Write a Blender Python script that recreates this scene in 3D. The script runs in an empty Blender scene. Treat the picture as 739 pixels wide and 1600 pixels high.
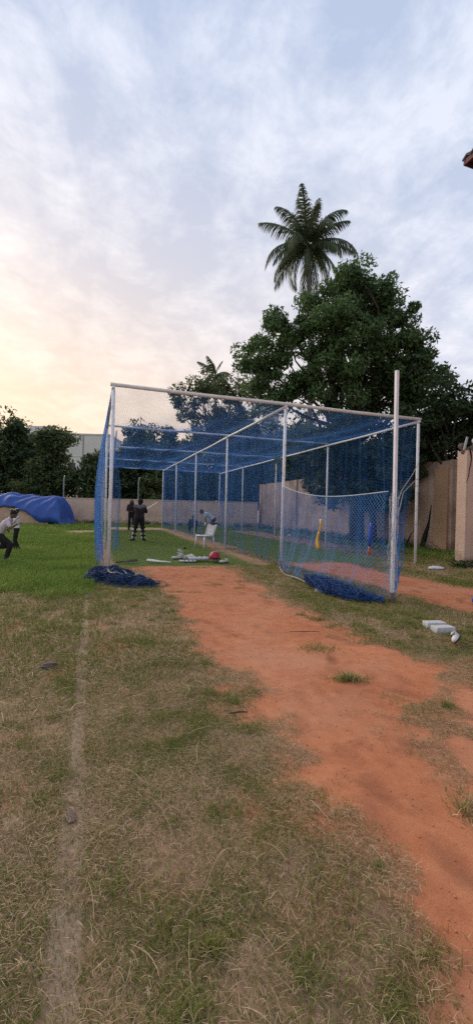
import bpy, math, random
import numpy as np
from mathutils import Vector, Matrix
from math import radians, sin, cos, pi

random.seed(7)
rng = np.random.default_rng(11)
scene = bpy.context.scene
COL = scene.collection

# ------------------------------------------------------------------ noise
def _hash(ix, iy, seed):
    h = (ix.astype(np.int64) * 374761393 + iy.astype(np.int64) * 668265263 + seed * 974634777) & 0x7fffffff
    h = ((h ^ (h >> 13)) * 1274126177) & 0x7fffffff
    return ((h ^ (h >> 16)) & 0xffff) / 65535.0

def vnoise(x, y, seed=0):
    ix = np.floor(x); iy = np.floor(y)
    fx = x - ix; fy = y - iy
    fx = fx * fx * (3 - 2 * fx); fy = fy * fy * (3 - 2 * fy)
    a = _hash(ix, iy, seed); b = _hash(ix + 1, iy, seed)
    c = _hash(ix, iy + 1, seed); d = _hash(ix + 1, iy + 1, seed)
    return (a * (1 - fx) + b * fx) * (1 - fy) + (c * (1 - fx) + d * fx) * fy

def fbm(x, y, scale, seed=0, octs=4):
    v = 0; a = .5; t = 0
    for o in range(octs):
        v = v + a * vnoise(x / scale, y / scale, seed + o * 17); t += a
        a *= .5; scale *= .5
    return v / t            # 0..1

def sm(a, b, x):
    t = np.clip((x - a) / (b - a), 0, 1)
    return t * t * (3 - 2 * t)

# ------------------------------------------------------------------ materials
def new_mat(name):
    m = bpy.data.materials.new(name); m.use_nodes = True
    nt = m.node_tree
    return m, nt, nt.nodes['Principled BSDF']

def setin(b, k, v):
    if k in b.inputs: b.inputs[k].default_value = v

def mat(name, c1, c2=None, scale=6, rough=.75, detail=5, bump=0, bscale=None, metal=0, c3=None, s3=1.5, t3=(.55, .7), spec=.4, coord='Object'):
    m, nt, b = new_mat(name)
    setin(b, 'Roughness', rough); setin(b, 'Metallic', metal); setin(b, 'Specular IOR Level', spec)
    c2 = c2 or tuple(x * .7 for x in c1)
    tc = nt.nodes.new('ShaderNodeTexCoord')
    n = nt.nodes.new('ShaderNodeTexNoise'); n.inputs['Scale'].default_value = scale; n.inputs['Detail'].default_value = detail
    nt.links.new(tc.outputs[coord], n.inputs['Vector'])
    r = nt.nodes.new('ShaderNodeValToRGB')
    r.color_ramp.elements[0].position = .32; r.color_ramp.elements[1].position = .68
    r.color_ramp.elements[0].color = (*c2, 1); r.color_ramp.elements[1].color = (*c1, 1)
    nt.links.new(n.outputs['Fac'], r.inputs['Fac'])
    out = r.outputs['Color']
    if c3:
        n3 = nt.nodes.new('ShaderNodeTexNoise'); n3.inputs['Scale'].default_value = s3; n3.inputs['Detail'].default_value = 8
        n3.inputs['Roughness'].default_value = .65
        nt.links.new(tc.outputs[coord], n3.inputs['Vector'])
        r3 = nt.nodes.new('ShaderNodeValToRGB')
        r3.color_ramp.elements[0].position = t3[0]; r3.color_ramp.elements[1].position = t3[1]
        nt.links.new(n3.outputs['Fac'], r3.inputs['Fac'])
        mx = nt.nodes.new('ShaderNodeMix'); mx.data_type = 'RGBA'
        nt.links.new(r3.outputs['Color'], mx.inputs[0]); nt.links.new(out, mx.inputs[6]); mx.inputs[7].default_value = (*c3, 1)
        out = mx.outputs[2]
    nt.links.new(out, b.inputs['Base Color'])
    if bump:
        bn = nt.nodes.new('ShaderNodeBump'); bn.inputs['Strength'].default_value = bump; bn.inputs['Distance'].default_value = .02
        if bscale:
            nb = nt.nodes.new('ShaderNodeTexNoise'); nb.inputs['Scale'].default_value = bscale; nb.inputs['Detail'].default_value = 6
            nt.links.new(tc.outputs[coord], nb.inputs['Vector']); src = nb.outputs['Fac']
        else: src = n.outputs['Fac']
        nt.links.new(src, bn.inputs['Height']); nt.links.new(bn.outputs['Normal'], b.inputs['Normal'])
    return m

def weather(m, streak=(.20, .15, .12), foot=(.20, .12, .08), top=0.):
    nt = m.node_tree; b = nt.nodes['Principled BSDF']; lk = b.inputs['Base Color'].links[0]; src = lk.from_socket
    tc = nt.nodes.new('ShaderNodeTexCoord')
    mp = nt.nodes.new('ShaderNodeMapping'); mp.inputs['Scale'].default_value = (3.2, 3.2, .22); nt.links.new(tc.outputs['Object'], mp.inputs[0])
    n = nt.nodes.new('ShaderNodeTexNoise'); n.inputs['Scale'].default_value = 1.6; n.inputs['Detail'].default_value = 7; n.inputs['Roughness'].default_value = .65
    nt.links.new(mp.outputs[0], n.inputs['Vector'])
    r = nt.nodes.new('ShaderNodeValToRGB'); r.color_ramp.elements[0].position = .52; r.color_ramp.elements[1].position = .74; r.color_ramp.elements[1].color = (.7, .7, .7, 1)
    nt.links.new(n.outputs['Fac'], r.inputs[0])
    mx = nt.nodes.new('ShaderNodeMix'); mx.data_type = 'RGBA'; nt.links.new(r.outputs[0], mx.inputs[0]); nt.links.new(src, mx.inputs[6]); mx.inputs[7].default_value = (*streak, 1)
    # splashed earth along the foot, with a ragged upper edge
    sp = nt.nodes.new('ShaderNodeSeparateXYZ'); nt.links.new(tc.outputs['Object'], sp.inputs[0])
    n2 = nt.nodes.new('ShaderNodeTexNoise'); n2.inputs['Scale'].default_value = 2.4; n2.inputs['Detail'].default_value = 6; nt.links.new(tc.outputs['Object'], n2.inputs['Vector'])
    a = nt.nodes.new('ShaderNodeMath'); a.operation = 'MULTIPLY_ADD'; nt.links.new(n2.outputs['Fac'], a.inputs[0]); a.inputs[1].default_value = -.9; nt.links.new(sp.outputs['Z'], a.inputs[2])
    r2 = nt.nodes.new('ShaderNodeValToRGB'); r2.color_ramp.elements[0].position = 0; r2.color_ramp.elements[0].color = (.75, .75, .75, 1); r2.color_ramp.elements[1].position = .22; r2.color_ramp.elements[1].color = (0, 0, 0, 1)
    a2 = nt.nodes.new('ShaderNodeMath'); a2.operation = 'ADD'; nt.links.new(a.outputs[0], a2.inputs[0]); a2.inputs[1].default_value = .26
    nt.links.new(a2.outputs[0], r2.inputs[0])
    m2 = nt.nodes.new('ShaderNodeMix'); m2.data_type = 'RGBA'; nt.links.new(r2.outputs[0], m2.inputs[0]); nt.links.new(mx.outputs[2], m2.inputs[6]); m2.inputs[7].default_value = (*foot, 1)
    nt.links.new(m2.outputs[2], b.inputs['Base Color'])

def leaf_mat(name, dark, light, rough=.55, trans=.35):
    m, nt, b = new_mat(name)
    at = nt.nodes.new('ShaderNodeAttribute'); at.attribute_name = 'tint'
    r = nt.nodes.new('ShaderNodeValToRGB')
    r.color_ramp.elements[0].color = (*dark, 1); r.color_ramp.elements[1].color = (*light, 1)
    nt.links.new(at.outputs['Fac'], r.inputs['Fac'])
    nt.links.new(r.outputs['Color'], b.inputs['Base Color'])
    setin(b, 'Roughness', rough); setin(b, 'Specular IOR Level', .25)
    tr = nt.nodes.new('ShaderNodeBsdfTranslucent')
    nt.links.new(r.outputs['Color'], tr.inputs['Color'])
    mx = nt.nodes.new('ShaderNodeMixShader'); mx.inputs[0].default_value = trans
    nt.links.new(b.outputs[0], mx.inputs[1]); nt.links.new(tr.outputs[0], mx.inputs[2])
    nt.links.new(mx.outputs[0], nt.nodes['Material Output'].inputs['Surface'])
    return m

def blade_mat(name, stops, trans=.3):
    m, nt, b = new_mat(name)
    at = nt.nodes.new('ShaderNodeAttribute'); at.attribute_name = 'tint'
    r = nt.nodes.new('ShaderNodeValToRGB')
    cr = r.color_ramp
    cr.elements[0].position = stops[0][0]; cr.elements[0].color = (*stops[0][1], 1)
    cr.elements[1].position = stops[-1][0]; cr.elements[1].color = (*stops[-1][1], 1)
    for p, c in stops[1:-1]:
        e = cr.elements.new(p); e.color = (*c, 1)
    nt.links.new(at.outputs['Fac'], r.inputs['Fac']); nt.links.new(r.outputs['Color'], b.inputs['Base Color'])
    setin(b, 'Roughness', .7); setin(b, 'Specular IOR Level', .2)
    tr = nt.nodes.new('ShaderNodeBsdfTranslucent'); nt.links.new(r.outputs['Color'], tr.inputs['Color'])
    mx = nt.nodes.new('ShaderNodeMixShader'); mx.inputs[0].default_value = trans
    nt.links.new(b.outputs[0], mx.inputs[1]); nt.links.new(tr.outputs[0], mx.inputs[2])
    nt.links.new(mx.outputs[0], nt.nodes['Material Output'].inputs['Surface'])
    return m

M = {}
M['post'] = mat('white_post_paint', (.80, .80, .82), (.68, .68, .70), 9, .5, bump=.1, c3=(.23, .15, .10), s3=6, t3=(.58, .70))
M['beam'] = mat('weathered_beam_paint', (.78, .75, .70), (.66, .62, .56), 8, .6, bump=.15, c3=(.22, .12, .07), s3=2.2, t3=(.60, .72))
M['pole'] = mat('pole_paint', (.80, .78, .80), (.68, .66, .69), 7, .55, bump=.1, c3=(.30, .24, .20), s3=4, t3=(.62, .76))
M['net'] = mat('blue_net_twine', (.024, .20, .60), (.018, .155, .50), 3, .7)
M['net_light'] = mat('sun_faded_blue_twine', (.075, .25, .60), (.045, .19, .50), 3, .7)
M['net_hem'] = mat('deep_blue_net_twine', (.020, .085, .27), (.010, .035, .12), 5, .75)
M['net_dark'] = mat('navy_net_twine', (.018, .050, .14), (.012, .034, .10), 6, .75)
M['rope'] = mat('grey_rope', (.42, .40, .33), (.26, .25, .20), 30, .85)
M['rope_y'] = mat('yellow_rope', (.55, .36, .10), (.35, .22, .07), 30, .85)
M['rope_w'] = mat('pale_blue_rope', (.50, .56, .62), (.35, .40, .46), 30, .85)
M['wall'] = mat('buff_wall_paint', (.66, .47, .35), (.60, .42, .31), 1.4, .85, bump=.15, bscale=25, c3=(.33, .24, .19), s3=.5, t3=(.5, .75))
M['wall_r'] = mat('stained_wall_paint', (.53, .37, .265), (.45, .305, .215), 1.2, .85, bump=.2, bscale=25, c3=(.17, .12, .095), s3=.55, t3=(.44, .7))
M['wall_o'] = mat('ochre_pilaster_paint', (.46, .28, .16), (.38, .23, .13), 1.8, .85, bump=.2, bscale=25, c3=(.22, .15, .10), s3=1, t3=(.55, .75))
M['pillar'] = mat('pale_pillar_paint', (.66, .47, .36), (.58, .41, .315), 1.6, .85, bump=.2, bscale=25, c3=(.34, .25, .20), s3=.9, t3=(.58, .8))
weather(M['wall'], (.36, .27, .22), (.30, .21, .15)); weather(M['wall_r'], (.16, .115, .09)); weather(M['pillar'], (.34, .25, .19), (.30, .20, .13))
M['rubble'] = mat('broken_brick', (.22, .16, .13), (.10, .08, .07), 9, .95, bump=.6)
M['crack'] = mat('crack_dark', (.018, .014, .012), None, 9, 1)
M['conc'] = mat('grey_concrete', (.56, .56, .57), (.45, .45, .46), 14, .9, bump=.3, bscale=60)
M['bldg'] = mat('pale_render', (.66, .62, .55), (.60, .56, .49), .3, .9)
M['bldg_line'] = mat('render_joint', (.27, .26, .25), None, 1, .9)
M['bldg_w'] = mat('white_render', (.62, .60, .60), (.52, .50, .50), .4, .9)
M['bldg_p'] = mat('mauve_render', (.44, .34, .35), (.38, .29, .30), .4, .9)
M['glass'] = mat('dark_glass', (.03, .035, .04), (.02, .02, .025), 2, .15)
M['tile'] = mat('dark_roof_tile', (.085, .085, .10), (.05, .05, .06), 7, .8, bump=.3)
M['fascia'] = mat('maroon_fascia', (.15, .05, .06), (.10, .035, .045), 7, .7)
M['tarp'] = mat('blue_tarpaulin', (.020, .080, .33), (.014, .058, .25), 2.5, .55, bump=.35, bscale=5, spec=.5)
M['sand'] = mat('sand', (.46, .31, .20), (.36, .24, .15), 3, .95, bump=.4, bscale=30)
M['bark'] = mat('bark', (.085, .065, .05), (.035, .028, .022), 8, .95, bump=.6)
M['palm_bark'] = mat('palm_bark', (.17, .15, .13), (.09, .08, .07), 5, .95, bump=.5)
M['leaf_big'] = leaf_mat('neem_leaf', (.048, .085, .030), (.15, .245, .085))
M['leaf_far'] = leaf_mat('far_leaf', (.042, .068, .027), (.125, .17, .062))
M['leaf_olive'] = leaf_mat('olive_leaf', (.048, .072, .026), (.145, .175, .062))
M['leaf_dark'] = leaf_mat('dark_leaf', (.030, .050, .022), (.095, .145, .054))
M['leaf_hang'] = leaf_mat('hanging_leaf', (.030, .055, .022), (.11, .165, .068))
M['palm_leaf'] = leaf_mat('palm_leaflet', (.060, .088, .044), (.15, .18, .085), .45, .25)
M['weed'] = leaf_mat('weed_leaf', (.025, .05, .014), (.09, .14, .04))
M['litter_leaf'] = leaf_mat('leaf_litter', (.035, .026, .018), (.16, .11, .07), .9, .1)
M['lush'] = blade_mat('lush_grass', [(0, (.075, .140, .020)), (.35, (.165, .265, .040)), (.7, (.265, .325, .075)), (1, (.44, .36, .16))])
M['dry'] = blade_mat('dry_grass', [(0, (.085, .135, .022)), (.3, (.225, .250, .055)), (.50, (.30, .225, .100)), (.8, (.46, .33, .17)), (1, (.62, .47, .28))], .25)
M['straw'] = blade_mat('dead_straw', [(0, (.20, .125, .07)), (.5, (.40, .275, .155)), (1, (.62, .465, .295))], .1)
M['turf'] = blade_mat('short_turf', [(0, (.105, .180, .038)), (.6, (.195, .260, .070)), (1, (.27, .26, .10))], .25)
M['skin'] = mat('brown_skin', (.16, .085, .055), (.13, .07, .045), 8, .55)
M['hair'] = mat('black_hair', (.012, .010, .010), (.008, .007, .007), 40, .5)
M['eye'] = mat('eye', (.02, .015, .012), None, 4, .3)
M['black_cloth'] = mat('black_cloth', (.016, .013, .015), (.010, .009, .011), 12, .9)
M['maroon_black'] = mat('dark_maroon_cloth', (.030, .016, .018), (.018, .010, .012), 12, .9)
M['grey_cloth'] = mat('grey_violet_cloth', (.17, .145, .17), (.12, .10, .125), 12, .9)
M['white_cloth'] = mat('white_cloth', (.70, .67, .68), (.58, .55, .57), 9, .85)
M['pink_cloth'] = mat('pinkish_white_cloth', (.66, .55, .56), (.56, .46, .48), 9, .85)
M['ice_cloth'] = mat('pale_blue_cloth', (.52, .62, .72), (.40, .50, .60), 9, .85)
M['pad_white'] = mat('pad_white', (.66, .64, .60), (.52, .50, .47), 9, .7, c3=(.36, .33, .28), s3=6, t3=(.6, .8))
M['pad_grey'] = mat('pad_grey', (.47, .47, .49), (.36, .36, .39), 9, .75)
M['strap'] = mat('black_strap', (.015, .014, .014), None, 9, .8)
M['wood'] = mat('willow_wood', (.66, .55, .44), (.56, .45, .35), 5, .55)
M['wood_white'] = mat('taped_bat_white', (.70, .68, .64), (.60, .57, .53), 6, .5)
M['wood_dark'] = mat('dark_bat_wood', (.055, .040, .032), (.03, .022, .018), 6, .6)
M['grip'] = mat('rubber_grip', (.03, .03, .03), None, 9, .8)
M['plastic_w'] = mat('white_plastic', (.68, .66, .66), (.60, .58, .58), 5, .4, c3=(.42, .39, .36), s3=6, t3=(.6, .8))
M['yellow'] = mat('yellow_plastic', (.72, .42, .035), (.60, .34, .03), 6, .4)
M['bluep'] = mat('blue_plastic', (.018, .085, .50), (.015, .065, .40), 6, .4)
M['redp'] = mat('orange_red_plastic', (.50, .10, .045), (.40, .08, .035), 6, .45)
M['helmet_red'] = mat('red_helmet_shell', (.42, .020, .055), (.33, .015, .04), 6, .35)
M['grille'] = mat('dark_steel', (.03, .03, .035), None, 6, .4, metal=.6)
M['leather_red'] = mat('worn_red_leather', (.22, .085, .065), (.14, .055, .045), 9, .7)
M['shoe_teal'] = mat('teal_white_shoe', (.48, .60, .58), (.35, .47, .46), 12, .6)
M['shoe_dark'] = mat('black_shoe', (.02, .02, .02), None, 12, .6)
M['shoe_white'] = mat('white_shoe', (.62, .59, .56), (.45, .42, .40), 12, .65)
M['stone'] = mat('dull_stone', (.17, .125, .10), (.10, .075, .06), 9, .95, bump=.5)
M['stone_g'] = mat('grey_stone', (.15, .13, .12), (.09, .078, .07), 9, .95, bump=.5)
M['bag_w'] = mat('white_poly_bag', (.74, .75, .77), (.62, .63, .65), 6, .35)
M['cloth_dk'] = mat('dark_cloth', (.03, .028, .032), None, 9, .9)
M['bark_stick'] = mat('dry_stick', (.07, .048, .035), (.04, .03, .022), 9, .95)
M['galv'] = mat('grey_galvanised', (.40, .41, .41), (.32, .33, .33), 7, .5)

# ------------------------------------------------------------------ object helpers
def tag(o, label=None, cat=None, group=None, kind=None):
    if label: o['label'] = label
    if cat: o['category'] = cat
    if group: o['group'] = group
    if kind: o['kind'] = kind
    return o

def empty(name, loc=(0, 0, 0), rz=0, label=None, cat=None, group=None):
    o = bpy.data.objects.new(name, None); COL.objects.link(o)
    o.location = loc; o.rotation_euler = (0, 0, rz); o.empty_display_size = .2
    return tag(o, label, cat, group, 'thing' if label else None)

def link(name, me, m=None, parent=None, smooth=False):
    if m:
        for k in (m if isinstance(m, (list, tuple)) else [m]): me.materials.append(k)
    o = bpy.data.objects.new(name, me); COL.objects.link(o)
    if parent: o.parent = parent
    if smooth: me.polygons.foreach_set('use_smooth', np.ones(len(me.polygons), bool))
    return o

def np_mesh(name, V, loops, starts, totals, tint=None):
    me = bpy.data.meshes.new(name)
    V = np.asarray(V, np.float32)
    me.vertices.add(len(V)); me.vertices.foreach_set('co', V.ravel())
    me.loops.add(len(loops)); me.loops.foreach_set('vertex_index', np.asarray(loops, np.int32))
    me.polygons.add(len(starts)); me.polygons.foreach_set('loop_start', np.asarray(starts, np.int32))
    try: me.polygons.foreach_set('loop_total', np.asarray(totals, np.int32))
    except Exception: pass
    me.update(calc_edges=True)
    if tint is not None:
        a = me.attributes.new('tint', 'FLOAT', 'POINT'); a.data.foreach_set('value', np.asarray(tint, np.float32))
    return me

def quads_mesh(name, V, Q, tint=None):
    Q = np.asarray(Q); k = Q.shape[1]; n = len(Q)
    return np_mesh(name, V, Q.ravel(), np.arange(n) * k, np.full(n, k), tint)

class MB:
    """collects simple solids into one mesh"""
    def __init__(s): s.V = []; s.F = []; s.m = []; s.cur = 0
    def add(s, V, F):
        o = len(s.V); s.V += [tuple(v) for v in V]; s.F += [tuple(i + o for i in f) for f in F]; s.m += [s.cur] * len(F)
    def box(s, c, d, R=None, bev=0):
        c = Vector(c); h = Vector(d) / 2
        R = R or Matrix.Identity(3)
        if bev <= 0:
            V = [c + R @ Vector((x * h.x, y * h.y, z * h.z)) for x in (-1, 1) for y in (-1, 1) for z in (-1, 1)]
            s.add(V, [(0, 1, 3, 2), (4, 6, 7, 5), (0, 4, 5, 1), (2, 3, 7, 6), (0, 2, 6, 4), (1, 5, 7, 3)])
        else:
            import bmesh
            bm = bmesh.new(); bmesh.ops.create_cube(bm, size=1)
            for v in bm.verts: v.co = Vector((v.co.x * d[0], v.co.y * d[1], v.co.z * d[2]))
            bmesh.ops.bevel(bm, geom=bm.edges[:], offset=bev, segments=2, affect='EDGES', profile=.5)
            bm.verts.index_update()
            s.add([c + R @ v.co for v in bm.verts], [[v.index for v in f.verts] for f in bm.faces]); bm.free()
    def tube(s, pts, r, n=8, cap=True, sq=False):
        pts = [Vector(p) for p in pts]
        rs = r if isinstance(r, (list, tuple)) else [r] * len(pts)
        ring = []; up = None; V = []; F = []
        for i, p in enumerate(pts):
            t = (pts[min(i + 1, len(pts) - 1)] - pts[max(i - 1, 0)])
            if t.length < 1e-9: t = Vector((0, 0, 1))
            t.normalize()
            if up is None:
                up = Vector((0, 0, 1)) if abs(t.z) < .9 else Vector((1, 0, 0))
            a = t.cross(up); a.normalize(); b = t.cross(a); b.normalize(); up = -b if False else up
            if abs(t.dot(up)) > .97: up = a
            for k in range(n):
                w = 2 * pi * (k + .5) / n
                V.append(p + (a * cos(w) + b * sin(w)) * rs[i])
        for i in range(len(pts) - 1):
            for k in range(n):
                k2 = (k + 1) % n
                F.append((i * n + k, i * n + k2, (i + 1) * n + k2, (i + 1) * n + k))
        if cap:
            F.append(tuple(range(n))[::-1]); F.append(tuple((len(pts) - 1) * n + k for k in range(n)))
        s.add(V, F)
    def ell(s, c, r, R=None, nu=14, nv=9):
        c = Vector(c); R = R or Matrix.Identity(3); V = []; F = []
        V.append(c + R @ Vector((0, 0, r[2])))
        for j in range(1, nv):
            th = pi * j / nv
            for k in range(nu):
                w = 2 * pi * k / nu
                V.append(c + R @ Vector((r[0] * sin(th) * cos(w), r[1] * sin(th) * sin(w), r[2] * cos(th))))
        V.append(c + R @ Vector((0, 0, -r[2])))
        for k in range(nu): F.append((0, 1 + k, 1 + (k + 1) % nu))
        for j in range(nv - 2):
            for k in range(nu):
                a = 1 + j * nu + k; b = 1 + j * nu + (k + 1) % nu
                F.append((a, a + nu, b + nu, b))
        e = len(V) - 1; q = 1 + (nv - 2) * nu
        for k in range(nu): F.append((q + k, e, q + (k + 1) % nu))
        s.add(V, F)
    def prism(s, prof, axis_pts, R=None): pass
    def mesh(s, name):
        me = bpy.data.meshes.new(name); me.from_pydata(s.V, [], s.F); me.update()
        if any(s.m): me.polygons.foreach_set('material_index', s.m)
        return me
    def build(s, name, m, parent=None, smooth=False):
        return link(name, s.mesh(name), m, parent, smooth)

def rotz(a): return Matrix.Rotation(a, 3, 'Z')
def rotx(a): return Matrix.Rotation(a, 3, 'X')
def roty(a): return Matrix.Rotation(a, 3, 'Y')

def thread_mesh(name, L, r):
    """L: (N,M,3) polylines -> one mesh of three-sided twine"""
    L = np.asarray(L, float); N, Mn, _ = L.shape
    T = np.gradient(L, axis=1); T /= np.linalg.norm(T, axis=2, keepdims=True) + 1e-9
    ref = np.where(np.abs(T[..., 2:3]) > .8, np.array([1., 0, 0]), np.array([0, 0, 1.]))
    A = np.cross(T, ref); A /= np.linalg.norm(A, axis=2, keepdims=True) + 1e-9
    B = np.cross(T, A)
    rings = []
    for k in range(3):
        w = 2 * pi * k / 3
        rings.append(L + r * (cos(w) * A + sin(w) * B))
    V = np.stack(rings, 2).reshape(-1, 3)
    i = np.arange(N)[:, None, None]; j = np.arange(Mn - 1)[None, :, None]; k = np.arange(3)[None, None, :]
    base = (i * Mn + j) * 3
    k2 = (k + 1) % 3
    Q = np.stack([base + k, base + k2, base + 3 + k2, base + 3 + k], -1).reshape(-1, 4)
    return quads_mesh(name, V, Q)

def merge_threads(name, parts, r):
    Vs = []; Qs = []; o = 0
    for L in parts:
        me = thread_mesh('tmp', L, r)
        n = len(me.vertices); v = np.empty(n * 3, np.float32); me.vertices.foreach_get('co', v)
        q = np.empty(len(me.loops), np.int32); me.loops.foreach_get('vertex_index', q)
        Vs.append(v.reshape(-1, 3)); Qs.append(q.reshape(-1, 4) + o); o += n
        bpy.data.meshes.remove(me)
    return quads_mesh(name, np.concatenate(Vs), np.concatenate(Qs))

def net_lines(fn, U, W, cell, mu=12, mv=12, diamond=False):
    """fn(u,v) numpy -> xyz ; u in 0..U metres, v in 0..W metres"""
    out = []
    if not diamond:
        us = np.arange(0, U + 1e-6, cell); vs = np.linspace(0, W, mv)
        u, v = np.meshgrid(us, vs, indexing='ij'); out.append(fn(u, v))
        vs = np.arange(0, W + 1e-6, cell); us = np.linspace(0, U, mu)
        v, u = np.meshgrid(vs, us, indexing='ij'); out.append(fn(u, v))
    else:
        c = cell * 1.414
        for sgn in (1, -1):
            lo, hi = (-W, U) if sgn == 1 else (0, U + W)
            cs = np.arange(lo + c / 2, hi, c)
            # u = cs + sgn*v
            v0 = np.clip((0 - cs) * sgn, 0, W); v1 = np.clip((U - cs) * sgn, 0, W)
            a = np.minimum(v0, v1); b = np.maximum(v0, v1)
            ok = b - a > .02
            t = np.linspace(0, 1, max(mu, mv))[None, :]
            v = a[ok][:, None] + (b - a)[ok][:, None] * t
            u = np.clip(cs[ok][:, None] + sgn * v, 0, U)
            out.append(fn(u, v))
    return out

# ------------------------------------------------------------------ camera
H_CAM = 1.35
FP, PITCH, ROLL, YAW = 655.3, -.0057, .0249, .3241
cd = bpy.data.cameras.new('camera'); cam = bpy.data.objects.new('camera', cd); COL.objects.link(cam)
cd.sensor_fit = 'VERTICAL'; cd.sensor_height = 36; cd.lens = FP / 1600 * 36
cd.clip_start = .05; cd.clip_end = 3000
fwd = Vector((sin(YAW) * cos(PITCH), cos(YAW) * cos(PITCH), sin(PITCH)))
rgt = Vector((cos(YAW), -sin(YAW), 0)); upv = rgt.cross(fwd)
# the picture is turned clockwise by ROLL
r2 = rgt * cos(ROLL) + upv * sin(ROLL); u2 = upv * cos(ROLL) - rgt * sin(ROLL)
Rm = Matrix((r2, u2, -fwd)).transposed().to_4x4()
cam.matrix_world = Matrix.Translation((0, 0, H_CAM)) @ Rm
scene.camera = cam

# ------------------------------------------------------------------ world
SUN_EL, SUN_AZ = radians(24), YAW - radians(42)      # azimuth clockwise from +Y
w = bpy.data.worlds.new('World'); scene.world = w; w.use_nodes = True
nt = w.node_tree; N = nt.nodes; Lk = nt.links
bg = N['Background']; bg.inputs['Strength'].default_value = .096
sky = N.new('ShaderNodeTexSky'); sky.sky_type = 'NISHITA'; sky.sun_disc = False
sky.sun_elevation = SUN_EL; sky.sun_rotation = SUN_AZ
sky.air_density = 1.3; sky.dust_density = 2.5
tc = N.new('ShaderNodeTexCoord')
sep = N.new('ShaderNodeSeparateXYZ'); Lk.new(tc.outputs['Generated'], sep.inputs[0])
def math_(op, a, b=None, c=None):
    n = N.new('ShaderNodeMath'); n.operation = op
    for i, x in enumerate((a, b, c)):
        if x is None: continue
        if isinstance(x, (int, float)): n.inputs[i].default_value = x
        else: Lk.new(x, n.inputs[i])
    return n.outputs[0]
def ramp_(src, els):
    r = N.new('ShaderNodeValToRGB'); cr = r.color_ramp
    cr.elements[0].position = els[0][0]; cr.elements[0].color = (*els[0][1], 1)
    cr.elements[1].position = els[-1][0]; cr.elements[1].color = (*els[-1][1], 1)
    for p, c in els[1:-1]:
        e = cr.elements.new(p); e.color = (*c, 1)
    Lk.new(src, r.inputs[0]); return r.outputs['Color']
def mixc(f, a, b):
    m = N.new('ShaderNodeMix'); m.data_type = 'RGBA'
    if isinstance(f, (int, float)): m.inputs[0].default_value = f
    else: Lk.new(f, m.inputs[0])
    for s_, x in ((6, a), (7, b)):
        if isinstance(x, tuple): m.inputs[s_].default_value = (*x, 1)
        else: Lk.new(x, m.inputs[s_])
    return m.outputs[2]
zc = math_('MAXIMUM', sep.outputs['Z'], 0.0)
den = math_('ADD', zc, .16)
px = math_('DIVIDE', sep.outputs['X'], den); py = math_('DIVIDE', sep.outputs['Y'], den)
comb = N.new('ShaderNodeCombineXYZ'); Lk.new(px, comb.inputs[0]); Lk.new(py, comb.inputs[1])
mp = N.new('ShaderNodeMapping'); mp.inputs['Rotation'].default_value = (0, 0, radians(-24)); mp.inputs['Scale'].default_value = (1.1, .62, 1)
Lk.new(comb.outputs[0], mp.inputs[0])
def noise_(vec, sc, det, rough=.55, dist=0.):
    n = N.new('ShaderNodeTexNoise'); n.inputs['Scale'].default_value = sc; n.inputs['Detail'].default_value = det
    n.inputs['Roughness'].default_value = rough; n.inputs['Distortion'].default_value = dist
    Lk.new(vec, n.inputs['Vector']); return n.outputs['Fac']
n1 = noise_(mp.outputs[0], 2.1, 8, .6, .5)
n2 = noise_(comb.outputs[0], 6.0, 10, .66, .25)
cl = math_('ADD', math_('MULTIPLY', n1, .52), math_('MULTIPLY', n2, .48))
clf = ramp_(cl, [(.43, (0, 0, 0)), (.50, (.40, .40, .40)), (.585, (1, 1, 1))])
# towards the sunset
dv = N.new('ShaderNodeVectorMath'); dv.operation = 'DOT_PRODUCT'
ga = YAW - radians(36)
dv.inputs[1].default_value = (sin(ga), cos(ga), 0.0); Lk.new(tc.outputs['Generated'], dv.inputs[0])
glow_az = ramp_(dv.outputs['Value'], [(.30, (0, 0, 0)), (.74, (.52, .52, .52)), (.97, (1, 1, 1))])
glow_el = ramp_(sep.outputs['Z'], [(.0, (1, 1, 1)), (.22, (.95, .95, .95)), (.50, (.40, .40, .40)), (.78, (0, 0, 0))])
glow = math_('MULTIPLY', glow_az, glow_el)
el_base = ramp_(sep.outputs['Z'], [(.0, (4.6, 4.75, 5.35)), (.35, (3.75, 4.15, 5.15)), (.62, (3.15, 3.65, 4.75)), (1, (2.7, 3.3, 4.6))])
el_cloud = ramp_(sep.outputs['Z'], [(.0, (5.25, 5.2, 5.65)), (.4, (5.2, 5.4, 6.05)), (.7, (4.8, 5.1, 5.9)), (1, (4.1, 4.5, 5.4))])
over = mixc(clf, el_base, el_cloud)
peach = mixc(clf, (5.75, 4.25, 3.05), (6.3, 4.95, 3.8))
lay = mixc(glow, over, peach)
fin = mixc(.95, sky.outputs['Color'], lay)
Lk.new(fin, bg.inputs['Color'])

sl = bpy.data.lights.new('sun', 'SUN'); so = bpy.data.objects.new('sun', sl); COL.objects.link(so)
sl.energy = 1.5; sl.angle = radians(50); sl.color = (1.0, .82, .58)
sd = Vector((sin(SUN_AZ) * cos(SUN_EL), cos(SUN_AZ) * cos(SUN_EL), sin(SUN_EL)))
so.rotation_euler = sd.to_track_quat('Z', 'Y').to_euler(); so.location = (-20, 30, 30)

# ------------------------------------------------------------------ ground masks (world metres)
CX = (.303, 4.26, 8.195)
CY = [9.195, 13.84, 18.55, 23.37, 28.26]
CH = 3.84
FW = np.array([sin(YAW), cos(YAW)]); RT = np.array([cos(YAW), -sin(YAW)])

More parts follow.
